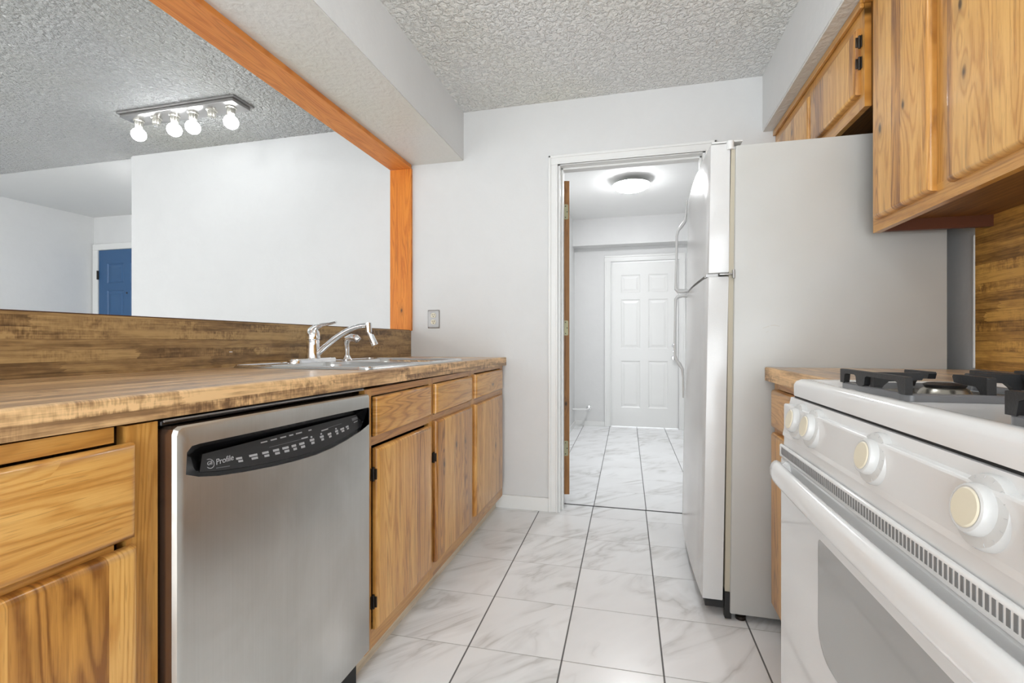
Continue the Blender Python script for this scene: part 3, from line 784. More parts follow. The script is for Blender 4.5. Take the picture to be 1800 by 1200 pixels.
# ------------------------------------------------------------------ sink, faucet, sprayer
sk = thing('kitchen_sink', (-1.06, 1.715, .905), 'stainless steel double-bowl drop-in sink in the counter', 'sink')
def zt(y): return .905 + .010 * (YW - y) / 2.3
bowls = [(-1.04, 1.515, .395, .375), (-1.04, 1.925, .395, .375)]
bm = BM()
rim = rrect((SX0 + SX1) / 2, (SY0 + SY1) / 2, SX1 - SX0, SY1 - SY0, .035, 6)
top = [bm.verts.new((x, y, zt(y) + .0065)) for x, y in rim]
inn = [rrect(a, b, c - .0, d, .06, 6) for a, b, c, d in [( -1.025, 1.520, .40, .375), (-1.025, 1.925, .40, .375)]]
loops = [[bm.verts.new((x, y, zt(y) + .0065)) for x, y in l] for l in inn]
es = []
for l in [top] + loops: es += [bm.edges.new((l[k], l[(k + 1) % len(l)])) for k in range(len(l))]
bmesh.ops.triangle_fill(bm, use_beauty=True, edges=es)
lowr = [bm.verts.new((x + (.003 if x > -1.06 else -.003), y + (.003 if y > 1.7 else -.003), zt(y) + .0008)) for x, y in rim]
for k in range(len(top)): bm.faces.new((top[k], top[(k + 1) % len(top)], lowr[(k + 1) % len(top)], lowr[k]))
add('rim', bm, 'sink', sk, True, sharp=50)
for q, (cx_, cy_) in enumerate(((-1.025, 1.520), (-1.025, 1.925))):
    bm = BM(); prev = None
    for ins, dep, r in ((0, 0, .06), (.003, .006, .06), (.012, .020, .06), (.018, .14, .06), (.035, .165, .06), (.075, .175, .06), (.15, .178, .035)):
        l = rrect(cx_, cy_, .40 - 2 * ins, .375 - 2 * ins, max(.02, r - ins * .3), 6)
        ring = [bm.verts.new((x, y, zt(y) + .0065 - dep)) for x, y in l]
        if prev:
            for k in range(len(ring)): bm.faces.new((prev[k], prev[(k + 1) % len(ring)], ring[(k + 1) % len(ring)], ring[k]))
        prev = ring
    bm.faces.new(prev)
    bw = add('bowl', bm, 'sink', sk, True, sharp=60)
    add('drain', lathe(BM(), [(.042, 0), (.042, .003), (.034, .004), (.030, .001), (.006, .001), (.006, .012), (.010, .016), (0, .018)], 24, Matrix.Translation((cx_, cy_, .7365))), 'chrome', bw, True)
# raised bead between the bowls and round the rim
bm = BM(); pts = [(x, y, zt(y) + .0075) for x, y in rrect((SX0 + SX1) / 2, (SY0 + SY1) / 2, SX1 - SX0 - .006, SY1 - SY0 - .006, .034, 6)]
pts.append(pts[0]); tube(bm, pts, .003, 8, cap=False); add('rolled_edge', bm, 'chrome', sk, True)

fz0 = zt(1.65) + .0068
fc = thing('faucet', (-1.268, 1.65, fz0), 'chrome single-lever faucet with low arched spout behind the sink', 'faucet')
bm = BM(); prev = None
for ins, h in ((0, 0), (0, .010), (.004, .016), (.014, .019)):
    l = rrect(-1.268, 1.65, .058 - 2 * ins, .262 - 2 * ins, max(.004, .0289 - ins), 8)
    ring = [bm.verts.new((x, y, fz0 + h)) for x, y in l]
    if prev:
        for k in range(len(ring)): bm.faces.new((prev[k], prev[(k + 1) % len(ring)], ring[(k + 1) % len(ring)], ring[k]))
    else: bm.faces.new(ring)
    prev = ring
bm.faces.new(prev); add('base_plate', bm, 'chrome', fc, True)
add('body', lathe(BM(), [(.029, .016), (.027, .030), (.0255, .060), (.0255, .088), (.0245, .091), (.0265, .093), (.0265, .112), (.023, .126), (.014, .135), (0, .137)], 28, Matrix.Translation((-1.268, 1.65, fz0))), 'chrome', fc, True)
bm = BM()
tube(bm, [(-1.276, 1.65, fz0 + .105), (-1.270, 1.65, fz0 + .128), (-1.252, 1.651, fz0 + .143), (-1.222, 1.653, fz0 + .152), (-1.192, 1.655, fz0 + .157), (-1.166, 1.657, fz0 + .163)],
     [(.022, .022), (.019, .021), (.012, .018), (.0075, .014), (.006, .0125), (.004, .010)], 16)
add('lever', bm, 'chrome', fc, True)
bm = BM()
def bez(p0, p1, p2, p3, n=18):
    out = []
    for k in range(n + 1):
        t = k / n; out.append(tuple((1 - t) ** 3 * a + 3 * (1 - t) ** 2 * t * b + 3 * (1 - t) * t * t * c + t ** 3 * d for a, b, c, d in zip(p0, p1, p2, p3)))
    return out
tube(bm, bez((-1.255, 1.652, fz0 + .030), (-1.19, 1.66, fz0 + .085), (-1.12, 1.67, fz0 + .150), (-1.035, 1.675, fz0 + .148)), [.0125 - .003 * k / 18 for k in range(19)], 16)
add('spout', bm, 'chrome', fc, True)
bm = BM(); tube(bm, [(-1.032, 1.675, fz0 + .158), (-1.030, 1.675, fz0 + .120)], .0125, 18)
tube(bm, [(-1.030, 1.675, fz0 + .122), (-1.026, 1.676, fz0 + .112), (-1.020, 1.677, fz0 + .106)], .008, 14)
tube(bm, [(-1.022, 1.677, fz0 + .108), (-1.014, 1.678, fz0 + .088), (-1.006, 1.680, fz0 + .070)], [.0115, .013, .0135], 18)
add('aerator', bm, 'chrome', fc, True)['label'] = 'swivel aerator at the spout tip'

sp = thing('side_sprayer', (-1.258, 1.865, zt(1.86) + .0068), 'small chrome side sprayer standing right of the faucet', 'sprayer')
zb = zt(1.86) + .0068
add('holder', lathe(BM(), [(.024, 0), (.024, .004), (.018, .012), (.014, .022), (0, .022)], 22, Matrix.Translation((-1.258, 1.865, zb))), 'chrome', sp, True)
bm = BM(); tube(bm, [(-1.258, 1.865, zb + .018), (-1.259, 1.865, zb + .050), (-1.262, 1.865, zb + .078), (-1.256, 1.866, zb + .094), (-1.236, 1.868, zb + .103), (-1.212, 1.870, zb + .098), (-1.203, 1.871, zb + .090)],
     [.0115, .0125, .0150, .0165, .0165, .0175, .015], 18)
add('spray_head', bm, 'chrome', sp, True)

# ------------------------------------------------------------------ wall outlet
ot = thing('wall_outlet', (-1.217, YW, 1.083), 'metal-plated double electrical outlet on the end wall above the counter', 'outlet')
bm = BM(); prev = None
for ins, dy in ((0, 0), (0, .002), (.004, .006), (.010, .0065)):
    ring = [bm.verts.new((x, YW - dy, z)) for x, z in rrect(-1.217, 1.140, .080 - 2 * ins, .115 - 2 * ins, .004)]
    if prev:
        for k in range(len(ring)): bm.faces.new((prev[k], prev[(k + 1) % len(ring)], ring[(k + 1) % len(ring)], ring[k]))
    prev = ring
bm.faces.new(prev); add('cover_plate', bm, 'plate', ot, True)
for z in (1.163, 1.122):
    bm = BM(); pts = [(x, YW - .0062, zz) for x, zz in rrect(-1.217, z, .032, .030, .012)]
    prism(bm, pts, (0, -.003, 0)); r = add('receptacle', bm, 'cream', ot)
    r['label'] = 'cream receptacle'
    bm = BM()
    box(bm, -1.2245, -1.2215, YW - .0098, YW - .009, z - .001, z + .009); box(bm, -1.2125, -1.2095, YW - .0098, YW - .009, z - .001, z + .009)
    box(bm, -1.2195, -1.2145, YW - .0098, YW - .009, z - .010, z - .005)
    add('slots', bm, 'black', r)

# ------------------------------------------------------------------ refrigerator
fr = thing('refrigerator', (.6, 2.18, 0), 'white top-freezer refrigerator with stained side, beside the doorway', 'refrigerator')
FY0, FY1 = 1.802, 2.556
def lean(bm, k=.0115, keep=.99, span=.65):
    for v in bm.verts:
        w = max(0.0, min(1.0, (keep - v.co.x) / span))
        v.co.x += k * v.co.z * w
bm = box(BM(), .334, .990, FY0, FY1, .026, 1.700, .006); lean(bm); add('cabinet_body', bm, 'fridge', fr, True)
bm = box(BM(), .318, .335, FY0 + .012, FY1 - .012, .10, 1.690); lean(bm); add('gasket', bm, 'gasket', fr)
def fdoor(nm, z0, z1, m):
    bm = BM(); x0, x1 = .2315, .3105
    n = 10; top = []
    # slightly crowned front in plan
    prof = [(x1, FY0 + .012)] + [(x0 + .010 * (1 - math.sin(PI * k / n)) , FY0 + .012 + (FY1 - FY0 - .014) * k / n) for k in range(n + 1)] + [(x1, FY1 - .002)]
    a = [bm.verts.new((x, y, z0)) for x, y in prof]; b = [bm.verts.new((x, y, z1)) for x, y in prof]
    bm.faces.new(a); bm.faces.new(b)
    for k in range(len(a)): bm.faces.new((a[k], a[(k + 1) % len(a)], b[(k + 1) % len(a)], b[k]))
    es = [e for e in bm.edges if abs(e.verts[0].co.z - e.verts[1].co.z) < 1e-6 or (e.verts[0].co.x < .25 and (e.verts[0].co.y < FY0 + .014 or e.verts[0].co.y > FY1 - .004))]
    bmesh.ops.bevel(bm, geom=es, offset=.006, segments=2, profile=.6, affect='EDGES')
    for v in bm.verts: v.co.x += .0175 * v.co.z
    return add(nm, bm, m, fr, True)
fd1 = fdoor('freezer_door', 1.247, 1.714, 'fridge_door'); fd2 = fdoor('fresh_food_door', .064, 1.236, 'fridge_door')
def fhandle(pts, root, wid=.028):
    bm = BM(); hs = []
    for i, (dx, z, r) in enumerate(pts):
        hs.append((.2335 + .0175 * z - dx, z, r))
    P_ = [(x, 2.463, z) for x, z, r in hs]
    tube(bm, P_, [(wid / 2, r) for x, z, r in hs], 12, up=(0, 1, 0))
    return add('handle', bm, 'fridge_door', root, True)
fhandle([(-.004, 1.252, .010), (.012, 1.250, .011), (.040, 1.252, .011), (.050, 1.262, .008), (.051, 1.30, .006), (.050, 1.45, .006), (.050, 1.53, .006), (.044, 1.556, .007), (.028, 1.578, .009), (.012, 1.60, .007), (.008, 1.64, .005), (.006, 1.70, .004)], fd1)
fhandle([(-.004, 1.226, .008), (.016, 1.228, .008), (.040, 1.224, .009), (.050, 1.212, .008), (.051, 1.17, .006), (.050, 1.00, .006), (.048, .93, .006), (.040, .905, .007), (.026, .885, .009), (.012, .862, .007), (.008, .82, .005), (.006, .72, .004)], fd2)
bm = BM(); box(bm, .258, .300, FY0 + .03, FY0 + .07, 1.236, 1.247); box(bm, .300, .350, FY0 - .001, FY0 + .012, 1.239, 1.244, .001)
tube(bm, [(.346, FY0 - .002, 1.226), (.346, FY0 - .002, 1.256)], .0045, 10); add('middle_hinge', bm, 'plate', fr, True)
bm = BM(); box(bm, .276, .380, FY0 + .016, FY0 + .060, 1.718, 1.724, .002); tube(bm, [(.338, FY0 + .016, 1.690), (.338, FY0 + .016, 1.721)], .013, 16); add('top_hinge', bm, 'whitepl', fr, True)
bm = BM(); box(bm, .255, .334, FY0 + .03, FY1 - .03, .030, .062); box(bm, .318, .340, FY0 + .006, FY0 + .03, .006, .10); add('base_grille', bm, 'black', fr)
for (x, y) in ((.375, FY0 + .03), (.375, FY1 - .03), (.94, FY0 + .03), (.94, FY1 - .03)):
    add('leveling_foot', lathe(BM(), [(.018, 0), (.018, .012), (.010, .014), (.010, .027), (0, .027)], 16, Matrix.Translation((x, y, 0))), 'bronze', fr, True)
bm = BM(); y_ = FY0 - .0004
for (x, z, w, a) in ((.452, 1.050, .022, .35), (.474, 1.056, .016, .1), (.488, 1.054, .014, -.2), (.455, 1.033, .008, .5)):
    c_ = math.cos(a) * w / 2; s_ = math.sin(a) * w / 2
    bm.faces.new([bm.verts.new(p) for p in ((x - c_, y_, z - s_), (x + c_, y_, z + s_), (x + c_, y_, z + s_ + .0012), (x - c_, y_, z - s_ + .0012))])
add('scuff_mark', bm, 'gasket', fr)['label'] = 'small scuff on the fridge side'

# ------------------------------------------------------------------ right base cabinet, counter, splash
c4 = thing('right_base_cabinet', (.77, 1.44, 0), 'wooden base cabinet between the range and the refrigerator', 'cabinet')
RX = .475
base_cabinet(c4, RX, 1.05, 1.095, 1.785, .080, .864, None, -1,
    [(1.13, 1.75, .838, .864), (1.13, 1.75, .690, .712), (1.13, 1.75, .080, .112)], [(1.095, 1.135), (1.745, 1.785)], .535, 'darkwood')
slab_front('drawer_front', c4, RX - .019, RX, 1.125, 1.765, .706, .836, 'wood_h')
slab_front('door', c4, RX - .019, RX, 1.125, 1.440, .100, .690, 'wood_v')
slab_front('door', c4, RX - .019, RX, 1.450, 1.765, .100, .690, 'wood_v')
ctr = thing('right_countertop', (.76, 1.44, .868), 'short wood-print countertop between the range and the refrigerator', 'countertop')
add('worktop', box(BM(), .460, 1.064, 1.082, 1.797, .866, .910), 'lam_top', ctr)
add('front_edge', box(BM(), .447, .460, 1.082, 1.797, .864, .9102, .004, 3, lambda e: e.verts[0].co.z > .9 and e.verts[1].co.z > .9 and abs(e.verts[0].co.x - .447) < 1e-4 and abs(e.verts[1].co.x - .447) < 1e-4), 'lam_edge', ctr)
tag(add('backsplash', box(BM(), 1.060, 1.0695, -.6, 1.797, .912, 1.385, .001), 'lam_right', origin=(1.065, .6, .912)), 'full-height wood-print backsplash on the right wall behind the range', 'backsplash')
bm = BM()
tube(bm, [(1.066, 1.802, .916), (1.066, 1.802, 1.34)], [.0085, .0075], 10)
struct('trim_12', bm, 'trim', 'white caulked wall edge beside the right backsplash', 'trim', True)

# ------------------------------------------------------------------ wall cabinets
UX = .750
uc = thing('tall_wall_cabinet', (.91, 1.34, 1.348), 'tall knotty wood wall cabinet with two doors, above the right counter', 'cabinet')
for a, b in ((1.695, 1.735), (1.335, 1.415), (.935, .975)): add('frame_stile', box(BM(), UX, UX + .019, a, b, 1.400, 2.080), 'frame_v', uc)
for c, d in ((1.3485, 1.400), (2.080, 2.110)): add('frame_rail', box(BM(), UX, UX + .019, .935, 1.735, c, d), 'frame_h', uc)
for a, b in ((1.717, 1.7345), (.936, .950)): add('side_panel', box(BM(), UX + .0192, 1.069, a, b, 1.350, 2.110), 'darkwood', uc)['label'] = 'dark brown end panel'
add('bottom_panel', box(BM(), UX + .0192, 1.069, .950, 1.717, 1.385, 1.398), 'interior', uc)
add('hanging_rail', box(BM(), 1.045, 1.0595, .950, 1.717, 1.387, 1.3975), 'interior', uc)
slab_front('door', uc, UX - .020, UX, 1.408, 1.700, 1.384, 2.092, 'wood_v')
slab_front('door', uc, UX - .020, UX, .955, 1.342, 1.384, 2.092, 'wood_v')
oc = thing('over_fridge_cabinet', (.91, 2.23, 1.76), 'short wood wall cabinet above the refrigerator', 'cabinet')
OX = .727
for a, b in ((1.737, 1.775), (2.150, 2.205), (2.660, YW - .002)): add('frame_stile', box(BM(), OX, OX + .019, a, b, 1.762, 2.110), 'frame_v', oc)
for a, b in ((1.775, 2.150), (2.205, 2.660)):
    for c, d in ((1.762, 1.835), (2.015, 2.110)): add('frame_rail', box(BM(), OX + .0003, OX + .0187, a, b, c, d), 'frame_h', oc)
bm = BM(); box(bm, OX + .0192, 1.069, 1.7375, 1.752, 1.764, 2.110); box(bm, OX + .0192, 1.069, YW - .018, YW - .003, 1.764, 2.110); box(bm, OX + .0192, 1.069, 1.752, YW - .018, 1.800, 1.812)
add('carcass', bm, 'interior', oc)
slab_front('door', oc, OX - .019, OX, 1.762, 2.168, 1.812, 2.030, 'wood_v', [(1.763, 1.985), (1.763, 1.915)], 1)
slab_front('door', oc, OX - .019, OX, 2.196, 2.660, 1.812, 2.030, 'wood_v')
bm = BM(); box(bm, OX - .013, OX, 1.737, YW - .002, 2.083, 2.111, .003); box(bm, OX - .006, UX, -.6, 1.7365, 2.096, 2.111, .003)
struct('trim_13', bm, 'frame_h', 'wooden moulding strip along the top of the wall cabinets', 'trim')

# ------------------------------------------------------------------ range
RY0, RY1 = .320, 1.075
rg = thing('gas_range', (.65, .70, 0), 'white gas range with round control knobs and a grey oven window', 'range')
add('body', box(BM(), .302, .985, RY0 + .003, RY1 - .003, .012, .872, .003), 'enamel', rg)
# cooktop: rolled lip with shallow recessed deck
bm = BM(); prev = None
lipx0, lipx1 = .318, .985
def rr3(ins, z, r): return [(x, y, z) for x, y in rrect((lipx0 + lipx1) / 2, (RY0 + RY1) / 2, lipx1 - lipx0 - 2 * ins, RY1 - RY0 - 2 * ins, r, 6)]
for ins, z, r in ((.0, .890, .016), (.0, .912, .016), (.003, .919, .016), (.010, .9232, .015), (.022, .9232, .014), (.034, .9205, .012), (.050, .9140, .012), (.060, .9125, .010)):
    ring = [bm.verts.new(p) for p in rr3(ins, z, r)]
    if prev:
        for k in range(len(ring)): bm.faces.new((prev[k], prev[(k + 1) % len(ring)], ring[(k + 1) % len(ring)], ring[k]))
    else: bm.faces.new(ring[::-1])
    prev = ring
bm.faces.new(prev); ck = add('cooktop', bm, 'enamel', rg, True, sharp=60)
add('shadow_gap', box(BM(), .322, .5, RY0 + .006, RY1 - .006, .8855, .890), 'black', rg)['label'] = 'dark gap under the cooktop lip'
# sloping control panel
bm = BM(); pts = [(.3165, RY0 + .001, .8855), (.3005, RY0 + .001, .8065), (.3035, RY0 + .001, .8045), (.33, RY0 + .001, .8045), (.33, RY0 + .001, .8855)]
prism(bm, pts, (0, RY1 - RY0 - .002, 0)); cp = add('control_panel', bm, 'enamel', rg)
pn = Vector((-.079, 0, -.016)).normalized()   # panel outward normal (tilts down towards bottom-out)
pn = Vector((-.080, 0, .0162)).normalized()
def pmat(y, z):
    t = (z - .8065) / (.8855 - .8065); x = .3005 + t * .016
    zaxis = pn; yaxis = Vector((0, 1, 0)); xaxis = yaxis.cross(zaxis).normalized()
    m = Matrix((( xaxis.x, yaxis.x, zaxis.x, x), (xaxis.y, yaxis.y, zaxis.y, y), (xaxis.z, yaxis.z, zaxis.z, z), (0, 0, 0, 1)))
    return m
labs = ['', '', '', '', '']
for k, y in enumerate((.992, .914, .700, .503, .410)):
    mt = pmat(y, .8475)
    dial = add('control_knob', lathe(BM(), [(.0345, 0), (.0345, .005), (.0325, .009), (.026, .0105), (0, .0105)], 36, mt), 'whitepl', rg, True)
    bm = lathe(BM(), [(.0235, .010), (.0235, .015), (.0215, .0195), (.0195, .0205), (.0180, .0200), (.0, .0198)], 30, mt)
    add('knob_grip', bm, 'whitepl', dial, True)
    bm = lathe(BM(), [(.0180, .0202), (.0165, .0214), (0, .0218)], 30, mt)
    add('knob_cap', bm, 'cream', dial, True)['label'] = 'aged cream knob face'
    bm = BM()
    for j in range(14):
        a = math.radians(-150 + j * 22)
        c0 = mt @ Vector((math.cos(a) * .0290, math.sin(a) * .0290, .0100)); c1_ = mt @ Vector((math.cos(a) * .0315, math.sin(a) * .0315, .0093))
        tube(bm, [c0, c1_], .0004, 4)
    add('dial_marks', bm, plain('dial_grey', (.5, .5, .5), .6) if k == 0 else bpy.data.materials['dial_grey'], dial)
# oven door
bm = BM(); WY0, WY1, WZ0, WZ1 = .520, .868, .490, .676
outer = [(RY0 + .004, .165), (RY1 - .004, .165), (RY1 - .004, .762), (RY0 + .004, .762)]
hole = []
for (cy_, cz_, r, a0) in ((WY1 - .045, WZ0 + .045, .045, -90), (WY1 - .010, WZ1 - .010, .010, 0), (WY0 + .010, WZ1 - .010, .010, 90), (WY0 + .045, WZ0 + .045, .045, 180)):
    for k in range(7): a = math.radians(a0 + 90 * k / 6); hole.append((cy_ + r * math.cos(a), cz_ + r * math.sin(a)))
ov, iv = poly_with_hole(bm, inset(outer, .004), hole, .296)
r2 = [bm.verts.new((.300, *p)) for p in outer]; r3 = [bm.verts.new((.3015, *p)) for p in outer]
for a, b in ((ov, r2), (r2, r3)):
    for k in range(4): bm.faces.new((a[k], a[(k + 1) % 4], b[(k + 1) % 4], b[k]))
od = add('oven_door', bm, 'oven', rg)
bm = BM(); bm.faces.new([bm.verts.new((.2962, *p)) for p in hole]); add('oven_window', bm, 'ovenwin', od)['label'] = 'grey glass oven window'
bm = BM(); box(bm, .2935, .3015, RY0 + .003, RY1 - .003, .762, .789, .004, 3); tr = add('door_top_trim', bm, 'enamel', od, True)
bm = BM(); n = 92
for k in range(n):
    y = RY0 + .022 + (RY1 - RY0 - .044) * k / (n - 1)
    box(bm, .2929, .2936, y - .0021, y + .0021, .7700, .7845)
vs = add('vent_slots', bm, plain('vent_grey', (.20, .20, .20), .5), od); vs['kind'] = 'stuff'; vs['label'] = 'row of narrow grey vent slots'
bm = BM(); hp = []
N = 26
for k in range(N + 1):
    t = k / N; y = RY1 - .018 + (RY0 + .036 - RY1) * t
    e = min(1, min(t, 1 - t) / .06); e = math.sin(e * PI / 2)
    hp.append((.2755 - .006 * math.sin(PI * t) + .016 * (1 - e), y, .742 - .004 * (1 - e)))
tube(bm, hp, [(.0215 if 0 < k < N else .014, .0125) for k in range(N + 1)], 18, up=(0, 0, 1))
hd = add('oven_handle', bm, 'enamel', od, True)
for y in (RY1 - .052, RY0 + .052):
    add('handle_bracket', lathe(BM(), [(.020, 0), (.020, .006), (.016, .010), (.015, .026), (0, .026)], 24, Matrix.Translation((.2985, y, .742)) @ Matrix.Rotation(-PI / 2, 4, 'Y')), 'enamel', hd, True)
add('storage_drawer', box(BM(), .297, .3015, RY0 + .004, RY1 - .004, .030, .158, .003), 'enamel', rg)
# burners
for (bx, by) in ((.492, .904), (.760, .904), (.492, .495), (.760, .495)):
    bn = add('burner', lathe(BM(), [(.085, 0), (.088, .0025), (.080, .003), (.060, .0012), (.035, .0012), (.030, .010), (.024, .014), (0, .014)], 36, Matrix.Translation((bx, by, .9126))), 'drip', ck, True)
    add('burner_cap', lathe(BM(), [(.026, .0140), (.028, .0175), (.022, .020), (0, .0208)], 28, Matrix.Translation((bx, by, .9126))), 'iron', bn, True)
# grates rest loose on the cooktop
def grate(x0, x1, y0, y1, label):
    z0, z1 = .9128, .9485
    g_ = thing('burner_grate', ((x0 + x1) / 2, (y0 + y1) / 2, z0), label, 'grate', 'burner grates on the range')
    bm = BM(); h = .011
    # low rectangular base ring
    cx_, cy_ = (x0 + x1) / 2, (y0 + y1) / 2; prev = None
    seq = ((0, 0), (0.0, h * .8), (.003, h), (.010, h), (.012, h * .6), (.012, 0))
    for ins, z in seq:
        ring = [bm.verts.new((x, y, z0 + z)) for x, y in rrect(cx_, cy_, x1 - x0 - 2 * ins, y1 - y0 - 2 * ins, max(.004, .014 - ins), 5)]
        if prev:
            for k in range(len(ring)): bm.faces.new((prev[k], prev[(k + 1) % len(ring)], ring[(k + 1) % len(ring)], ring[k]))
        prev = ring
    add('base_ring', bm, 'gratebase', g_, True)
    # upper frame: one bar on three posts along the front and one along the back
    b = .0095
    for sd in (0, 1):
        bm = BM(); xx = x0 + .0055 if sd == 0 else x1 - .0055
        prof = [(0, 0), (.07, 0), (.085, .62), (.11, .70), (.26, .70), (.285, .62), (.30, .12), (.36, -.12), (.43, .12), (.445, .62), (.47, .70), (.86, .70), (.90, .62), (.92, 0), (1, 0), (1, .97), (.985, 1), (.015, 1), (0, .97)]
        zb_ = z0 + h * .9; L = y1 - y0
        pts = [(xx - b / 2, (y1 - t * L) if sd == 0 else (y0 + t * L), zb_ + q * (z1 - zb_)) for t, q in prof]
        prism(bm, pts, (b, 0, 0))
        add('side_bar', bm, 'iron', g_)
    for (sx_, sy_) in ((0, 1), (0, -1), (1, 0), (-1, 0)):
        bm = BM()
        ex, ey = cx_ + sx_ * ((x1 - x0) / 2 - .006), cy_ + sy_ * ((y1 - y0) / 2 - .006)
        ix, iy = cx_ + sx_ * .030, cy_ + sy_ * .030
        px, py = -sy_ * .0058, sx_ * .0058
        # finger outline in the vertical plane: tall post outside, thin arm inwards
        def P3(t, z): return Vector((ex + (ix - ex) * t, ey + (iy - ey) * t, z))
        prof = [(0, z0 + h * .6), (.14, z0 + h * .6), (.20, z1 - .022), (.30, z1 - .015), (.95, z1 - .012), (1, z1 - .003), (.97, z1), (.02, z1), (0, z1 - .002)]
        a = [P3(t, z) + Vector((px, py, 0)) for t, z in prof]
        prism(bm, a, (-2 * px, -2 * py, 0))
        add('finger', bm, 'iron', g_)
    return g_
grate(.383, .600, .794, 1.014, 'black burner grate at the left front of the range')
grate(.655, .872, .794, 1.014, 'black burner grate at the left back of the range')
grate(.655, .872, .386, .606, 'black burner grate at the right back of the range, outside the photo')
grate(.383, .600, .386, .606, 'black burner grate nearest the viewer at the right edge of the photo')

# ------------------------------------------------------------------ dining ceiling light bar
lf = thing('ceiling_light_bar', (-2.64, 2.265, CZ), 'long ceiling light bar with six sockets and four lit globe bulbs, in the dining room', 'light fixture')
add('backplate', box(BM(), -3.088, -2.215, 2.200, 2.352, CZ - .012, CZ, .002), 'plate', lf)
add('face_plate', box(BM(), -3.070, -2.228, 2.208, 2.338, CZ - .034, CZ - .012, .004), 'faceplate', lf, True)
for k in range(6):
    x = -3.000 + k * .1395
    mt = Matrix.Translation((x, 2.272, CZ - .034)) @ Matrix.Rotation(PI, 4, 'X')
    s_ = add('socket', lathe(BM(), [(.030, 0), (.030, .004), (.024, .008), (.022, .034), (.020, .038), (.014, .036), (0, .032)], 22, mt), 'socket', lf, True)
    if k in (0, 2, 3, 5):
        pr = [(.014, .033), (.016, .044)] + [(.040 * math.sin(a), .086 - .040 * math.cos(a)) for a in [math.radians(t) for t in range(28, 181, 12)]]
        b_ = add('bulb', lathe(BM(), pr + [(0, .126)], 24, mt), 'bulb', s_, True); b_['label'] = 'lit white globe bulb'
    else:
        add('contact', lathe(BM(), [(.009, .040), (.009, .052), (.004, .055), (0, .055)], 14, mt), 'chrome', s_, True)['label'] = 'empty socket contact'
# laundry ceiling lamp
ll = thing('laundry_ceiling_lamp', (-.02, 4.2, CZ), 'round lit flush lamp on the laundry room ceiling', 'ceiling lamp')
mt = Matrix.Translation((-.022, 4.2, CZ)) @ Matrix.Rotation(PI, 4, 'X')
add('base', lathe(BM(), [(.060, 0), (.060, .026), (.150, .040), (.1605, .043), (.1605, .047), (.0, .047)], 40, mt), 'fixture', ll, True)
add('glass_shade', lathe(BM(), [(.158, .0475), (.155, .056), (.125, .076), (.08, .090), (.03, .096), (0, .097)], 40, mt), 'dome', ll, True)
add('finial', lathe(BM(), [(.008, .098), (.009, .106), (0, .112)], 14, mt), 'fixture', ll, True)
# kitchen lamp on the ceiling just above the picture's top edge
def flush_lamp(x, y, label, mat, pan=False):
    kl = thing('kitchen_or_fill_lamp', (x, y, CZ), label, 'ceiling lamp')
    mt = Matrix.Translation((x, y, CZ)) @ Matrix.Rotation(PI, 4, 'X')
    add('base', lathe(BM(), ([(.19, 0), (.19, .058), (.172, .058), (.172, .026), (0, .026)] if pan else [(.075, 0), (.075, .022), (.06, .026), (0, .026)]), 36, mt), 'fixture', kl, True)
    add('glass_shade', lathe(BM(), [(.08, .022), (.13, .034), (.165, .055), (.165, .070), (.14, .096), (.09, .114), (.03, .122), (0, .123)], 40, mt), mat, kl, True)
flush_lamp(-.12, 1.2, 'round lit flush lamp on the kitchen ceiling just above the picture', 'klamp')
flush_lamp(-.12, -1.10, 'added round fill lamp on the kitchen ceiling, unseen behind the viewer', 'fill_rear')  # extra lamp added behind the camera to fill the fridge side and floor

flush_lamp(-4.7, .5, 'added unseen round fill lamp on the dining room ceiling left of the picture', 'fill_dining')  # added out of view to brighten the dining walls and ceiling
bpy.data.objects['kitchen_or_fill_lamp.002'].name = 'added_dining_lamp'
flush_lamp(-3.92, 3.25, 'added unseen round fill lamp on the entry ceiling hidden behind the dining room wall', 'fill_entry', True)  # added behind the wall corner, only to brighten the hall
bpy.data.objects['kitchen_or_fill_lamp.002'].name = 'added_entry_lamp'
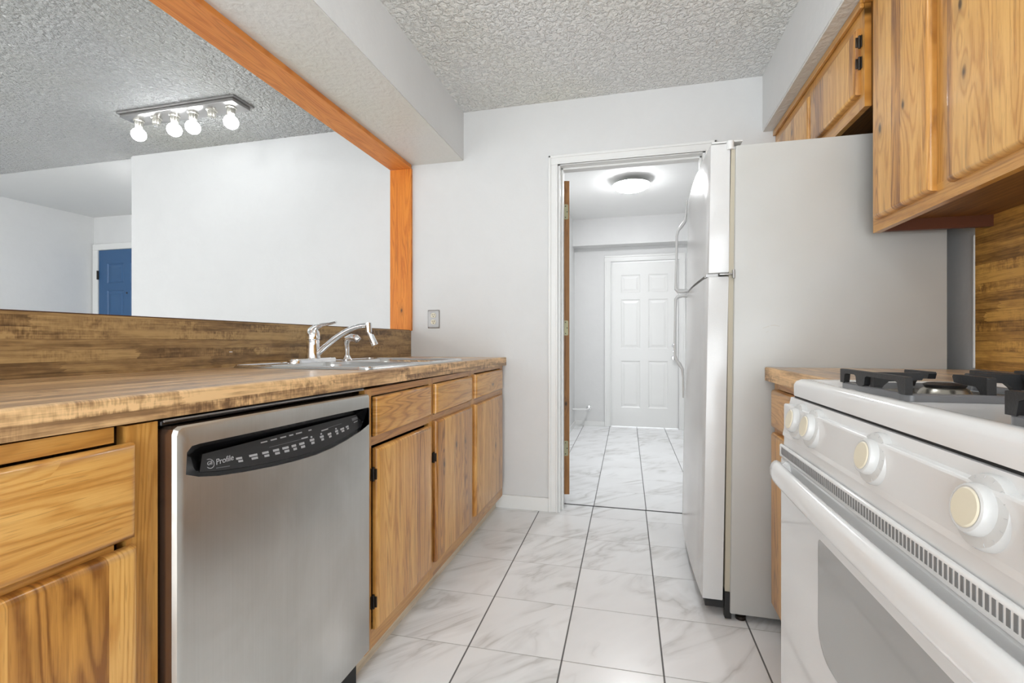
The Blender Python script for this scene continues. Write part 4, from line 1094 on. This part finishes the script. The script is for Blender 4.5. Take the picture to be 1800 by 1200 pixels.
# ------------------------------------------------------------------ white pipe by the laundry wall
pp = thing('wall_pipe', (-.52, 5.5, .20), 'short white pipe with chrome collar low on the laundry room wall', 'pipe')
add('collar', lathe(BM(), [(.030, 0), (.030, .004), (.018, .012), (.016, .03), (0, .03)], 24, Matrix.Translation((-.520, 5.6, .205)) @ Matrix.Rotation(PI / 2, 4, 'X')), 'chrome', pp, True)
bm = BM(); tube(bm, [(-.520, 5.575, .205), (-.524, 5.52, .205), (-.545, 5.47, .207), (-.60, 5.43, .212), (-.689, 5.40, .216)], .012, 12); add('pipe_length', bm, 'pipe', pp, True)

# ------------------------------------------------------------------ light and camera
def area(name, loc, rot, sx, sy, power, col=(1, 1, 1)):
    l = bpy.data.lights.new(name, 'AREA'); l.shape = 'RECTANGLE'; l.size = sx; l.size_y = sy; l.energy = power; l.color = col
    o = bpy.data.objects.new(name, l); COL.objects.link(o); o.location = loc; o.rotation_euler = rot
    return o
area('added_fill_kitchen', (-.1, -2.75, .95), (PI / 2, 0, 0), 2.2, 1.8, 29, (.90, .96, 1))  # added fill light at an invented window opening, out of view
area('added_fill_dining', (-3.7, -2.75, .95), (PI / 2, 0, 0), 3.4, 1.8, 12, (.93, .97, 1))  # unseen fill light added for the dining room, set at an invented window
w = bpy.data.worlds.new('sky'); SC.world = w; w.use_nodes = True
bgn = w.node_tree.nodes['Background']; bgn.inputs[0].default_value = (.95, .97, 1, 1); bgn.inputs[1].default_value = .6

cam = bpy.data.cameras.new('camera'); co = bpy.data.objects.new('camera', cam); COL.objects.link(co)
co.location = (0, 0, 1.0); co.rotation_euler = (PI / 2, 0, .239)
cam.sensor_width = 36; cam.lens = 822 / 1800 * 36; cam.shift_x = -13.7 / 1800; cam.clip_start = .02
SC.camera = co
SC.view_settings.view_transform = 'Standard'; SC.view_settings.look = 'None'; SC.view_settings.gamma = 1
SC.view_settings.use_curve_mapping = False
SC.view_settings.exposure = 1.66
SC.cycles.max_bounces = 10; SC.cycles.diffuse_bounces = 6; SC.cycles.sample_clamp_indirect = 4
for o in list(bpy.data.objects):
    if '_w' in o: del o['_w']
